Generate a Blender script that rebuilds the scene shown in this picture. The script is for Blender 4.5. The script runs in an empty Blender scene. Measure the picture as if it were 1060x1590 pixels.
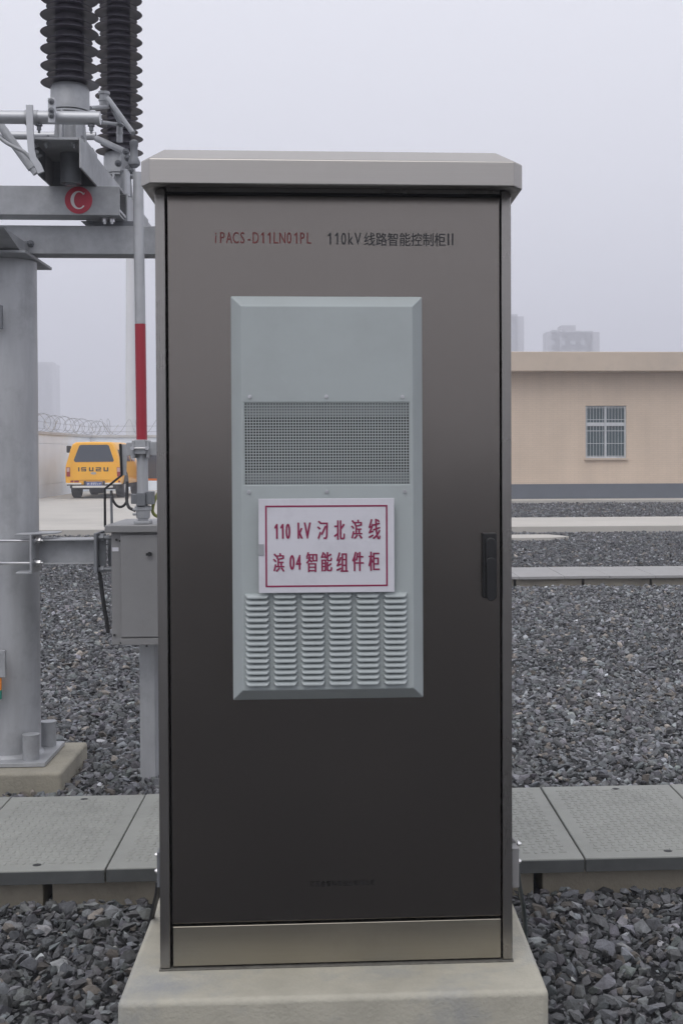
import bpy, bmesh, math, random
import numpy as np
from mathutils import Vector, Matrix
random.seed(7)
rng = np.random.default_rng(11)
SC = bpy.context.scene
COL = SC.collection

# ------------------------------------------------------------------ camera
CX, CY, CZ = -0.00672, -2.91679, 1.40754
YAW, PITCH, ROLL = 0.05918, -0.01924, -0.0036
PPX, PPY, FPX, W, H = 634.66, 742.04, 2000.0, 1060, 1590
# depths (y) below are written in survey units; K turns them into metres.  Inside a
# 'with rigid(y0)' block only the base y0 is converted and the thing keeps its own depth.
K = 2000.0/1290.0
YREF = None
def ty(y): return y*K if YREF is None else YREF*K + (y-YREF)
class rigid:
    def __init__(self, y0): self.y0 = y0
    def __enter__(self):
        global YREF; self.old = YREF; YREF = self.y0
    def __exit__(self, *a):
        global YREF; YREF = self.old
_f = Vector((math.sin(YAW)*math.cos(PITCH), math.cos(YAW)*math.cos(PITCH), math.sin(PITCH)))
_r = Vector((math.cos(YAW), -math.sin(YAW), 0))
_u = _r.cross(_f)
_c, _s = math.cos(ROLL), math.sin(ROLL)
_r, _u = _c*_r + _s*_u, -_s*_r + _c*_u
cam = bpy.data.cameras.new('camera')
cam.sensor_fit = 'VERTICAL'; cam.sensor_height = 36.0; cam.lens = 36.0*FPX/H
cam.shift_x = (W/2-PPX)/H; cam.shift_y = (PPY-H/2)/H
cam.clip_start = 0.05; cam.clip_end = 3000
camo = bpy.data.objects.new('camera', cam); COL.objects.link(camo)
camo.matrix_world = Matrix(((_r.x, _u.x, -_f.x, CX), (_r.y, _u.y, -_f.y, CY), (_r.z, _u.z, -_f.z, CZ), (0, 0, 0, 1)))
SC.camera = camo
SC.render.resolution_x, SC.render.resolution_y = 682, 1024

# ------------------------------------------------------------------ sky, sun, exposure
SUN_EL, SUN_ROT = math.radians(52), math.radians(200)
world = bpy.data.worlds.new('World'); SC.world = world
world.use_nodes = True
nt = world.node_tree; nt.nodes.clear()
out = nt.nodes.new('ShaderNodeOutputWorld'); bg = nt.nodes.new('ShaderNodeBackground')
sky = nt.nodes.new('ShaderNodeTexSky'); sky.sky_type = 'NISHITA'; sky.sun_disc = False
sky.sun_elevation = SUN_EL; sky.sun_rotation = SUN_ROT
sky.air_density = 1.0; sky.dust_density = 6.0; sky.ozone_density = 1.0
hs = nt.nodes.new('ShaderNodeHueSaturation'); hs.inputs['Saturation'].default_value = 0.12
tc = nt.nodes.new('ShaderNodeTexCoord'); sx = nt.nodes.new('ShaderNodeSeparateXYZ')
cr = nt.nodes.new('ShaderNodeValToRGB')
cr.color_ramp.elements[0].position = 0.0; cr.color_ramp.elements[0].color = (0.64, 0.65, 0.71, 1)
cr.color_ramp.elements[1].position = 0.75; cr.color_ramp.elements[1].color = (0.865, 0.87, 0.935, 1)
sc_ = nt.nodes.new('ShaderNodeVectorMath'); sc_.operation = 'SCALE'; sc_.inputs[3].default_value = 12.0
mx = nt.nodes.new('ShaderNodeMix'); mx.data_type = 'RGBA'; mx.inputs[0].default_value = 0.85   # overcast layer over the clear sky
nt.links.new(tc.outputs['Generated'], sx.inputs[0]); nt.links.new(sx.outputs['Z'], cr.inputs[0])
nt.links.new(cr.outputs[0], sc_.inputs[0])
nt.links.new(sky.outputs[0], hs.inputs['Color'])
nt.links.new(hs.outputs[0], mx.inputs[6]); nt.links.new(sc_.outputs[0], mx.inputs[7])
nt.links.new(mx.outputs[2], bg.inputs[0]); bg.inputs[1].default_value = 0.123
nt.links.new(bg.outputs[0], out.inputs[0])
sun = bpy.data.lights.new('sun', 'SUN'); sun.energy = 0.8; sun.angle = math.radians(35); sun.color = (1, 0.96, 0.9)
suno = bpy.data.objects.new('sun', sun); COL.objects.link(suno)
# the sun stands behind the photographer, a little to the left
sd = Vector((math.sin(SUN_ROT)*math.cos(SUN_EL), math.cos(SUN_ROT)*math.cos(SUN_EL), math.sin(SUN_EL)))
suno.rotation_euler = sd.to_track_quat('Z', 'Y').to_euler()
suno.location = (-3, -6, 12)
SC.view_settings.view_transform = 'Standard'; SC.view_settings.look = 'None'
SC.view_settings.exposure = 0.0; SC.view_settings.gamma = 1.0
SC.render.engine = 'CYCLES'
SC.cycles.volume_bounces = 2
SC.cycles.max_bounces = 8

def at(px, py, Y):
    """The point of the vertical plane y=Y seen at a photograph pixel (used to take dimensions)."""
    d = _f + _r*((px-PPX)/FPX) - _u*((py-PPY)/FPX)
    t = (Y*K-CY)/d.y
    p = Vector((CX, CY, CZ)) + d*t
    return Vector((p.x, Y, p.z))

# ------------------------------------------------------------------ materials
def mat(name, col, rough=0.6, metal=0.0, var=0.12, scale=6.0, bump=0.0, bscale=60.0, streak=None, spec=0.5, aniso=0.0, stain=None, attr=False, wavy=0.0):
    m = bpy.data.materials.new(name); m.use_nodes = True
    n = m.node_tree.nodes; l = m.node_tree.links
    b = n['Principled BSDF']
    b.inputs['Roughness'].default_value = rough; b.inputs['Metallic'].default_value = metal
    b.inputs['Specular IOR Level'].default_value = spec
    if aniso: b.inputs['Anisotropic'].default_value = aniso
    t = n.new('ShaderNodeTexCoord'); mp = n.new('ShaderNodeMapping')
    l.new(t.outputs['Object'], mp.inputs[0])
    if streak: mp.inputs['Scale'].default_value = streak
    nz = n.new('ShaderNodeTexNoise'); nz.inputs['Scale'].default_value = scale; nz.inputs['Detail'].default_value = 6; nz.inputs['Roughness'].default_value = 0.65
    l.new(mp.outputs[0], nz.inputs['Vector'])
    r = n.new('ShaderNodeMapRange'); r.inputs[1].default_value = 0.3; r.inputs[2].default_value = 0.7
    r.inputs[3].default_value = 1-var; r.inputs[4].default_value = 1+var
    l.new(nz.outputs[0], r.inputs[0])
    v = n.new('ShaderNodeVectorMath'); v.operation = 'SCALE'
    l.new(r.outputs[0], v.inputs[3])
    if attr:
        a = n.new('ShaderNodeAttribute'); a.attribute_name = 'tone'
        l.new(a.outputs['Color'], v.inputs[0])
    else:
        v.inputs[0].default_value = col
    outc = v.outputs[0]
    if stain:
        z2 = n.new('ShaderNodeTexNoise'); z2.inputs['Scale'].default_value = stain[1]; z2.inputs['Detail'].default_value = 8; z2.inputs['Roughness'].default_value = 0.7
        l.new(t.outputs['Object'], z2.inputs['Vector'])
        r2 = n.new('ShaderNodeMapRange'); r2.inputs[1].default_value = 0.5; r2.inputs[2].default_value = 0.72; r2.inputs[3].default_value = 0; r2.inputs[4].default_value = stain[2]
        l.new(z2.outputs[0], r2.inputs[0])
        mm = n.new('ShaderNodeMix'); mm.data_type = 'RGBA'
        l.new(r2.outputs[0], mm.inputs[0]); l.new(outc, mm.inputs[6]); mm.inputs[7].default_value = (*stain[0], 1)
        outc = mm.outputs[2]
    l.new(outc, b.inputs['Base Color'])
    rr = n.new('ShaderNodeMapRange'); dr_ = 0.012 if streak and metal == 1 else 0.06
    rr.inputs[3].default_value = max(0.02, rough-dr_); rr.inputs[4].default_value = min(1, rough+dr_)
    l.new(nz.outputs[0], rr.inputs[0]); l.new(rr.outputs[0], b.inputs['Roughness'])
    if bump:
        bn = n.new('ShaderNodeTexNoise'); bn.inputs['Scale'].default_value = bscale; bn.inputs['Detail'].default_value = 5
        l.new(mp.outputs[0], bn.inputs['Vector'])
        bp = n.new('ShaderNodeBump'); bp.inputs['Strength'].default_value = bump; bp.inputs['Distance'].default_value = 0.01
        l.new(bn.outputs[0], bp.inputs['Height']); l.new(bp.outputs[0], b.inputs['Normal'])
    if wavy:        # slight oil-canning of the sheet and hand-wiped, uneven gloss
        wn = n.new('ShaderNodeTexNoise'); wn.inputs['Scale'].default_value = 2.3; wn.inputs['Detail'].default_value = 2
        l.new(t.outputs['Object'], wn.inputs['Vector'])
        b2 = n.new('ShaderNodeBump'); b2.inputs['Strength'].default_value = wavy; b2.inputs['Distance'].default_value = 0.02
        l.new(wn.outputs[0], b2.inputs['Height'])
        if bump: l.new(b2.outputs[0], bp.inputs['Normal'])
        else: l.new(b2.outputs[0], b.inputs['Normal'])
        sm = n.new('ShaderNodeTexNoise'); sm.inputs['Scale'].default_value = 3.5; sm.inputs['Detail'].default_value = 3; sm.inputs['Roughness'].default_value = 0.5
        l.new(t.outputs['Object'], sm.inputs['Vector'])
        q = n.new('ShaderNodeMapRange'); q.inputs[1].default_value = .45; q.inputs[2].default_value = .75; q.inputs[3].default_value = 0; q.inputs[4].default_value = .05
        l.new(sm.outputs[0], q.inputs[0])
        ad = n.new('ShaderNodeMath'); l.new(rr.outputs[0], ad.inputs[0]); l.new(q.outputs[0], ad.inputs[1]); l.new(ad.outputs[0], b.inputs['Roughness'])
    return m

M = {}
BR = (420, 420, 3.0)   # brushing grain runs vertically
M['door_steel'] = mat('brushed_door_steel', (0.218, 0.198, 0.180), 0.195, 1.0, 0.025, 1.5, 0.003, 1.0, BR, aniso=0.3, stain=((0.205, 0.182, 0.162), 0.9, 0.5), wavy=0.03)
M['frame_steel'] = mat('brushed_frame_steel', (0.315, 0.30, 0.283), 0.27, 1.0, 0.03, 1.5, 0.004, 1.0, BR, wavy=0.03)
M['roof_steel'] = mat('brushed_roof_steel', (0.43, 0.41, 0.385), 0.38, 1.0, 0.03, 1.5, 0.004, 1.0, (3, 420, 420), stain=((0.40, 0.38, 0.355), 2.2, 0.6), wavy=0.06)
M['kick_steel'] = mat('brushed_kick_steel', (0.375, 0.35, 0.295), 0.34, 1.0, 0.03, 1.5, 0.004, 1.0, (3, 420, 420), stain=((0.31, 0.285, 0.235), 4, 0.6), wavy=0.05)
M['black_rubber'] = mat('black_rubber', (0.012, 0.012, 0.013), 0.6)
M['black_plastic'] = mat('black_plastic', (0.013, 0.013, 0.014), 0.38)
M['unit_paint'] = mat('grey_green_paint', (0.405, 0.445, 0.445), 0.5, 0, 0.035, 3.0, 0.02, 400, stain=((0.33, 0.35, 0.35), 5, 0.35))
M['dark_cavity'] = mat('dark_cavity', (0.03, 0.033, 0.035), 0.7)
M['sign_white'] = mat('sign_white', (0.66, 0.655, 0.70), 0.35, 0, 0.03, 4, stain=((0.42, 0.41, 0.45), 14, 0.25))
M['crimson'] = mat('crimson_ink', (0.26, 0.018, 0.075), 0.4)
M['red_ink'] = mat('dark_red_ink', (0.20, 0.03, 0.028), 0.45)
M['black_ink'] = mat('black_ink', (0.015, 0.015, 0.018), 0.45)
M['faint_ink'] = mat('faint_ink', (0.004, 0.004, 0.005), 0.7)
M['bolt'] = mat('zinc_bolt', (0.62, 0.62, 0.63), 0.3, 1.0)
M['concrete'] = mat('plinth_concrete', (0.43, 0.41, 0.34), 0.85, 0, 0.13, 7, 0.22, 120, stain=((0.27, 0.285, 0.295), 3.2, 0.9))
M['old_concrete'] = mat('footing_concrete', (0.36, 0.335, 0.27), 0.9, 0, 0.15, 8, 0.3, 90, stain=((0.16, 0.155, 0.13), 4.0, 0.7))
M['cover'] = mat('trench_cover_resin', (0.272, 0.278, 0.255), 0.7, 0, 0.08, 7, 0.12, 220, stain=((0.165, 0.17, 0.155), 2.0, 0.75))
M['edge'] = mat('dark_cover_edge', (0.075, 0.08, 0.08), 0.75, 0, 0.2, 9)
M['far_cover'] = mat('far_cover_concrete', (0.33, 0.325, 0.32), 0.9, 0, 0.08, 3, 0.1, 60, stain=((.30, .295, .285), 1.5, .5))
M['wall_concrete'] = mat('trench_wall_concrete', (0.36, 0.325, 0.26), 0.9, 0, 0.15, 7, 0.25, 100, stain=((0.10, 0.095, 0.085), 3.5, 0.6))
M['pale_concrete'] = mat('pale_concrete', (0.50, 0.475, 0.43), 0.9, 0, 0.06, 0.8, 0.1, 30, stain=((0.36, 0.34, 0.31), 0.35, 0.6))
M['galv'] = mat('galvanised_steel', (0.39, 0.40, 0.415), 0.5, 0.25, 0.16, 11, 0.03, 80, stain=((0.24, 0.245, 0.255), 4, 0.7))
M['galv_post'] = mat('galvanised_post', (0.46, 0.47, 0.485), 0.45, 0.35, 0.14, 4.0, 0.015, 60, (3, 3, 0.5), stain=((0.27, 0.275, 0.285), 4.5, 0.6))
M['galv_dark'] = mat('weathered_steel', (0.20, 0.21, 0.225), 0.55, 0.3, 0.15, 12, 0.03, 120)
M['alu'] = mat('aluminium_tube', (0.50, 0.51, 0.53), 0.42, 0.5, 0.06, 5)
M['silicone'] = mat('silicone_shed', (0.095, 0.088, 0.112), 0.33, 0, 0.12, 8)
M['red_paint'] = mat('red_band_paint', (0.36, 0.022, 0.04), 0.42, 0, 0.06, 6)
M['disc_red'] = mat('disc_red', (0.46, 0.03, 0.06), 0.45, 0, 0.06, 9)
M['white_ink'] = mat('white_ink', (0.72, 0.68, 0.68), 0.5)
M['box_steel'] = mat('mechanism_box_steel', (0.27, 0.268, 0.268), 0.42, 0.3, 0.07, 3, 0.01, 60, stain=((0.21, 0.208, 0.208), 5, 0.5))
M['cable_black'] = mat('black_cable', (0.02, 0.02, 0.022), 0.5)
M['cable_green'] = mat('grey_green_cable', (0.075, 0.09, 0.088), 0.5)
M['cable_yg'] = mat('yellow_green_cable', (0.22, 0.24, 0.05), 0.5)
M['orange'] = mat('orange_sticker', (0.75, 0.25, 0.02), 0.5)
M['green'] = mat('green_sticker', (0.02, 0.22, 0.15), 0.5)
M['truck_yellow'] = mat('yellow_truck_paint', (0.92, 0.45, 0.018), 0.32, 0, 0.05, 2, stain=((0.80, 0.38, 0.025), 1.5, 0.4))
M['truck_orange'] = mat('orange_door_edge', (0.80, 0.20, 0.015), 0.35)
M['dark_glass'] = mat('dark_glass', (0.055, 0.065, 0.085), 0.15, 0, 0.08, 3, spec=0.6)
M['tyre'] = mat('tyre_rubber', (0.035, 0.035, 0.037), 0.85, 0, 0.15, 10)
M['rim'] = mat('steel_rim', (0.42, 0.42, 0.42), 0.4, 0.7)
M['lamp_red'] = mat('tail_lamp_red', (0.28, 0.02, 0.025), 0.25)
M['lamp_clear'] = mat('tail_lamp_clear', (0.55, 0.35, 0.32), 0.25)
M['bumper_white'] = mat('bumper_white', (0.72, 0.70, 0.66), 0.4)
M['underbody'] = mat('dark_underbody', (0.045, 0.045, 0.047), 0.8)
M['plate_blue'] = mat('plate_blue', (0.09, 0.12, 0.27), 0.4)
M['boundary'] = mat('boundary_wall_panel', (0.80, 0.86, 0.93), 0.9, 0, 0.05, 1.2, 0.05, 20, stain=((0.68, 0.73, 0.78), 0.7, 0.5))
M['coping'] = mat('wall_coping', (0.48, 0.47, 0.46), 0.85, 0, 0.1, 3)
M['wire'] = mat('galvanised_wire', (0.30, 0.30, 0.31), 0.45, 0.5)
M['plaster_grey'] = mat('grey_dado', (0.115, 0.13, 0.155), 0.7, 0, 0.08, 2)
M['parapet'] = mat('parapet_paint', (0.58, 0.48, 0.38), 0.8, 0, 0.05, 1.0, 0.04, 30, stain=((0.42, 0.36, 0.30), 0.8, 0.5))
M['win_white'] = mat('white_window_frame', (0.62, 0.64, 0.66), 0.45)
M['win_glass'] = mat('window_glass', (0.06, 0.095, 0.105), 0.12, 0, 0.1, 2)
M['tower_window'] = mat('tower_window', (0.25, 0.26, 0.28), 0.5)
M['tower'] = mat('tower_render', (0.34, 0.34, 0.36), 0.9, 0, 0.06, 0.2)
M['soil'] = mat('gravel_bed', (0.046, 0.0475, 0.051), 0.95, 0, 0.45, 34, 0.8, 38)
M['stone'] = mat('gravel_stone', (0.1, 0.1, 0.1), 0.82, 0, 0.28, 55, 0.35, 160, attr=True)
M['pane_bright'] = mat('floodlight_glass', (0.75, 0.8, 0.82), 0.2)
M['mast_grey'] = mat('mast_grey', (0.60, 0.61, 0.63), 0.6, 0.1, 0.05, 1)

def brick_material():
    m = bpy.data.materials.new('beige_tile_wall'); m.use_nodes = True
    n = m.node_tree.nodes; l = m.node_tree.links; b = n['Principled BSDF']
    t = n.new('ShaderNodeTexCoord'); s = n.new('ShaderNodeSeparateXYZ'); c = n.new('ShaderNodeCombineXYZ')
    l.new(t.outputs['Object'], s.inputs[0]); l.new(s.outputs['X'], c.inputs[0]); l.new(s.outputs['Z'], c.inputs[1])
    br = n.new('ShaderNodeTexBrick')
    br.inputs['Color1'].default_value = (0.69, 0.555, 0.43, 1); br.inputs['Color2'].default_value = (0.67, 0.538, 0.415, 1)
    br.inputs['Mortar'].default_value = (0.62, 0.50, 0.39, 1)
    br.inputs['Scale'].default_value = 1.0; br.inputs['Mortar Size'].default_value = 0.006
    br.inputs['Brick Width'].default_value = 0.24; br.inputs['Row Height'].default_value = 0.062
    l.new(c.outputs[0], br.inputs['Vector'])
    z = n.new('ShaderNodeTexNoise'); z.inputs['Scale'].default_value = 0.7; z.inputs['Detail'].default_value = 7
    l.new(t.outputs['Object'], z.inputs['Vector'])
    r = n.new('ShaderNodeMapRange'); r.inputs[1].default_value = .3; r.inputs[2].default_value = .7; r.inputs[3].default_value = .93; r.inputs[4].default_value = 1.06
    l.new(z.outputs[0], r.inputs[0])
    v = n.new('ShaderNodeVectorMath'); v.operation = 'SCALE'
    m2 = n.new('ShaderNodeMapping'); m2.inputs['Scale'].default_value = (1.6, 1, .12); l.new(t.outputs['Object'], m2.inputs[0])
    z3 = n.new('ShaderNodeTexNoise'); z3.inputs['Scale'].default_value = 1.5; z3.inputs['Detail'].default_value = 6; l.new(m2.outputs[0], z3.inputs['Vector'])
    r3 = n.new('ShaderNodeMapRange'); r3.inputs[1].default_value = .35; r3.inputs[2].default_value = .7; r3.inputs[3].default_value = 1.02; r3.inputs[4].default_value = .95; l.new(z3.outputs[0], r3.inputs[0])
    mu = n.new('ShaderNodeMath'); mu.operation = 'MULTIPLY'; l.new(r.outputs[0], mu.inputs[0]); l.new(r3.outputs[0], mu.inputs[1])
    l.new(br.outputs['Color'], v.inputs[0]); l.new(mu.outputs[0], v.inputs[3]); l.new(v.outputs[0], b.inputs['Base Color'])
    b.inputs['Roughness'].default_value = 0.75
    bp = n.new('ShaderNodeBump'); bp.inputs['Strength'].default_value = 0.3; bp.inputs['Distance'].default_value = 0.004; bp.invert = True
    l.new(br.outputs['Fac'], bp.inputs['Height']); l.new(bp.outputs[0], b.inputs['Normal'])
    return m
M['tile'] = brick_material()

# ------------------------------------------------------------------ mesh helpers
def rootloc(o):
    while o.parent: o = o.parent
    return Vector(o.location)

class MB:
    def __init__(s): s.v = []; s.f = []
    def add(s, vs, fs):
        k = len(s.v); s.v += [Vector((p[0], ty(p[1]), p[2])) for p in vs]; s.f += [[i+k for i in f] for f in fs]; return s
    def box(s, x0, x1, y0, y1, z0, z1):
        return s.add([(x0,y0,z0),(x1,y0,z0),(x1,y1,z0),(x0,y1,z0),(x0,y0,z1),(x1,y0,z1),(x1,y1,z1),(x0,y1,z1)],
                     [(3,2,1,0),(4,5,6,7),(0,1,5,4),(1,2,6,5),(2,3,7,6),(3,0,4,7)])
    def prism(s, poly, axis, a, b):
        """poly: 2-D outline (counter-clockwise in the plane left after dropping axis), extruded from a to b"""
        def P(p, t): return {'x': (t, p[0], p[1]), 'y': (p[0], t, p[1]), 'z': (p[0], p[1], t)}[axis]
        n = len(poly)
        vs = [P(p, a) for p in poly] + [P(p, b) for p in poly]
        fs = [tuple(range(n))[::-1], tuple(range(n, 2*n))] + [(i, (i+1) % n, n+(i+1) % n, n+i) for i in range(n)]
        return s.add(vs, fs)
    def tube(s, pts, r, n=12, caps=True, radii=None):
        pts = [Vector(p) for p in pts]
        if n == 10 and 5 <= len(pts) < 20 and not radii:      # cables and hoses: round the bends
            ex = [pts[0]*2-pts[1]] + pts + [pts[-1]*2-pts[-2]]; sm_ = []
            for i in range(1, len(ex)-2):
                p0, p1, p2, p3 = ex[i-1:i+3]
                for q_ in range(5):
                    u = q_/5; sm_.append(.5*((2*p1)+(p2-p0)*u+(2*p0-5*p1+4*p2-p3)*u*u+(3*p1-p0-3*p2+p3)*u**3))
            pts = sm_ + [pts[-1]]
        pts = [Vector((p.x, ty(p.y), p.z)) for p in pts]
        k = len(s.v); prev = None
        for i, p in enumerate(pts):
            d = (pts[min(i+1, len(pts)-1)] - pts[max(i-1, 0)]).normalized()
            if prev is None:
                a = d.cross(Vector((0, 0, 1)))
                if a.length < 1e-3: a = d.cross(Vector((0, 1, 0)))
                a.normalize()
            else:
                a = (prev - d*prev.dot(d)).normalized()
            prev = a; b = d.cross(a)
            rr = radii[i] if radii else r
            for j in range(n):
                t = 2*math.pi*j/n
                s.v.append(p + a*(rr*math.cos(t)) + b*(rr*math.sin(t)))
        for i in range(len(pts)-1):
            for j in range(n):
                s.f.append([k+i*n+j, k+i*n+(j+1) % n, k+(i+1)*n+(j+1) % n, k+(i+1)*n+j])
        if caps:
            s.f.append([k+j for j in range(n)][::-1]); s.f.append([k+(len(pts)-1)*n+j for j in range(n)])
        return s
    def lathe(s, prof, cx, cy, n=32):
        k = len(s.v); cy = ty(cy)
        for r, z in prof:
            for j in range(n):
                t = 2*math.pi*j/n; s.v.append(Vector((cx+r*math.cos(t), cy+r*math.sin(t), z)))
        for i in range(len(prof)-1):
            for j in range(n):
                s.f.append([k+i*n+j, k+i*n+(j+1) % n, k+(i+1)*n+(j+1) % n, k+(i+1)*n+j])
        s.f.append([k+j for j in range(n)][::-1]); s.f.append([k+(len(prof)-1)*n+j for j in range(n)])
        return s
    def bolt(s, p, axis, r, h):
        """hexagonal head on a washer, axis a unit vector"""
        p = Vector(p); a = Vector(axis)
        s.tube([p, p+a*h*0.25], r*1.5, 14); s.tube([p+a*h*0.25, p+a*h], r, 6); s.tube([p+a*h, p+a*h*1.5], r*0.55, 8)
        return s
    def build(s, name, m, parent=None, bevel=0, seg=2, smooth=35, loc=None):
        me = bpy.data.meshes.new(name)
        if parent is not None: off = rootloc(parent)
        elif loc is not None: off = Vector(loc)
        else:
            xs = [v.x for v in s.v]; ys = [v.y for v in s.v]
            off = Vector(((min(xs)+max(xs))/2, (min(ys)+max(ys))/2, min(v.z for v in s.v)))
        me.from_pydata([tuple(v-off) for v in s.v], [], s.f); me.update()
        bm = bmesh.new(); bm.from_mesh(me); bmesh.ops.recalc_face_normals(bm, faces=bm.faces); bm.to_mesh(me); bm.free()
        me.materials.append(m)
        o = bpy.data.objects.new(name, me); COL.objects.link(o)
        if parent is not None: o.parent = parent
        else: o.location = off
        if smooth:
            me.shade_smooth()
            me.set_sharp_from_angle(angle=math.radians(smooth))
        if bevel:
            b = o.modifiers.new('bevel', 'BEVEL'); b.width = bevel; b.segments = seg; b.limit_method = 'ANGLE'; b.angle_limit = math.radians(40); b.harden_normals = True
        return o

def bolts(lst, m, parent, name='bolt'):
    for p, ax, r_, h in lst: MB().bolt(p, ax, r_, h).build(name, m, parent)
def tag(o, label, cat=None, group=None, kind=None):
    if label: o['label'] = label
    if cat: o['category'] = cat
    if group: o['group'] = group
    if kind: o['kind'] = kind
    return o
def thing(name, loc, label, cat, group=None):
    e = bpy.data.objects.new(name, None); COL.objects.link(e); e.location = (loc[0], ty(loc[1]), loc[2]); e.empty_display_size = 0.1
    return tag(e, label, cat, group)
def copy_tree(o, parent=None):
    c = o.copy(); COL.objects.link(c)
    if parent is not None: c.parent = parent
    for ch in list(o.children): copy_tree(ch, c)
    return c

def lettering(txt, x0, x1, z0, z1, y, m, parent, name='lettering', bold=0.0):
    """flat letters on a face that looks towards -y, fitted into the given rectangle"""
    L = MB()
    _text_into(L, txt, x0, x1, z0, z1, y, bold)
    return L.build(name, m, parent, smooth=0)
def _glyph(txt):
    cu = bpy.data.curves.new('letters', 'FONT'); cu.body = txt; cu.size = 1.0; cu.resolution_u = 3
    o = bpy.data.objects.new('letters', cu); COL.objects.link(o)
    dg = bpy.context.evaluated_depsgraph_get(); dg.update()
    me = bpy.data.meshes.new_from_object(o.evaluated_get(dg))
    bpy.data.objects.remove(o); bpy.data.curves.remove(cu)
    vs = [v.co.copy() for v in me.vertices]; fs = [tuple(p.vertices) for p in me.polygons]
    bpy.data.meshes.remove(me)
    return vs, fs
_raw = _glyph
CAP = max(v.y for v in _glyph('H')[0])
def _glyph(txt):
    if txt == '1':      # plain stem with a flag, no foot
        C = CAP; o = [(.23, 0), (.34, 0), (.34, C), (.26, C), (.06, .80*C), (.06, .68*C), (.23, .80*C)]
        return [Vector((x, y_, 0)) for x, y_ in o], [(0, 1, 2, 6), (2, 3, 6), (3, 4, 5, 6)]
    return _raw(txt)
def _cells(L, txt, x0, x1, z0, z1, y, fill=.86, bold=0.0):
    """monospaced letters: every character centred in its own cell"""
    w = (x1-x0)/len(txt)
    for k, ch in enumerate(txt):
        if ch == ' ': continue
        vs, fs = _glyph(ch)
        a0 = min(v.x for v in vs); a1 = max(v.x for v in vs)
        s_ = w*fill/.56
        if (a1-a0)*s_ > w*.9: s_ = w*.9/(a1-a0)
        c = x0+w*(k+.5)
        for q_, dx in enumerate((0,) if not bold else (0, -bold, bold)):
            L.add([(dx+c+(v.x-(a0+a1)/2)*s_, y-q_*.00008, z0+v.y/CAP*(z1-z0)) for v in vs], fs)
def _text_into(L, txt, x0, x1, z0, z1, y, bold=0.0, depth=0.0006):
    vs, fs = _glyph(txt)
    a0 = min(v.x for v in vs); a1 = max(v.x for v in vs); b0 = min(v.y for v in vs); b1 = max(v.y for v in vs)
    for k, dx in enumerate((0,) if not bold else (0, -bold, bold)):      # heavier strokes: the outline repeated a hair to each side
        L.add([(dx+x0+(v.x-a0)/(a1-a0)*(x1-x0), y-k*.00008, z0+(v.y-b0)/(b1-b0)*(z1-z0)) for v in vs], fs)

# ================================================================== SETTING
g = MB(); g.add([(-500,-250,-.014),(500,-250,-.014),(500,700,-.014),(-500,700,-.014)], [(0,1,2,3)])
tag(g.build('ground', M['soil']), None, None, None, 'structure')
# concrete yard on the left and the strip of road running on to the right, one slab with a kerb face
r = MB()
r.prism([(-40, 12.53), (60, 12.53), (60, 14.52), (0.5, 14.52), (0.5, 40), (-40, 40)], 'z', -0.05, 0.12)
tag(r.build('road', M['pale_concrete'], bevel=0.012), None, None, None, 'structure')

# ------------------------------------------------------------------ gravel stones
def stone_variant(nv):
    bm = bmesh.new()
    for i in range(nv):
        d = Vector((random.gauss(0,1), random.gauss(0,1), random.gauss(0,1))).normalized()
        d *= random.uniform(0.75, 1.0)
        bm.verts.new((d.x, d.y*random.uniform(.75, 1), d.z*0.48))
    bmesh.ops.convex_hull(bm, input=bm.verts)
    loose = [v for v in bm.verts if not v.link_faces]
    bmesh.ops.delete(bm, geom=loose, context='VERTS')
    bmesh.ops.triangulate(bm, faces=bm.faces)
    bm.verts.index_update()
    v = np.array([p.co[:] for p in bm.verts], np.float32); f = np.array([[q.index for q in p.verts] for p in bm.faces], np.int32)
    bm.free(); return v, f
NEAR = [stone_variant(13) for _ in range(26)]
FAR = [stone_variant(8) for _ in range(20)]
allv, allf, allc = [], [], []
vcount = 0
def rotmats(n):
    q = rng.normal(size=(n, 4)); q /= np.linalg.norm(q, axis=1)[:, None]
    w, x, y, z = q.T
    return np.stack([1-2*(y*y+z*z), 2*(x*y-z*w), 2*(x*z+y*w), 2*(x*y+z*w), 1-2*(x*x+z*z), 2*(y*z-x*w), 2*(x*z-y*w), 2*(y*z+x*w), 1-2*(x*x+y*y)], 1).reshape(n, 3, 3)
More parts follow.
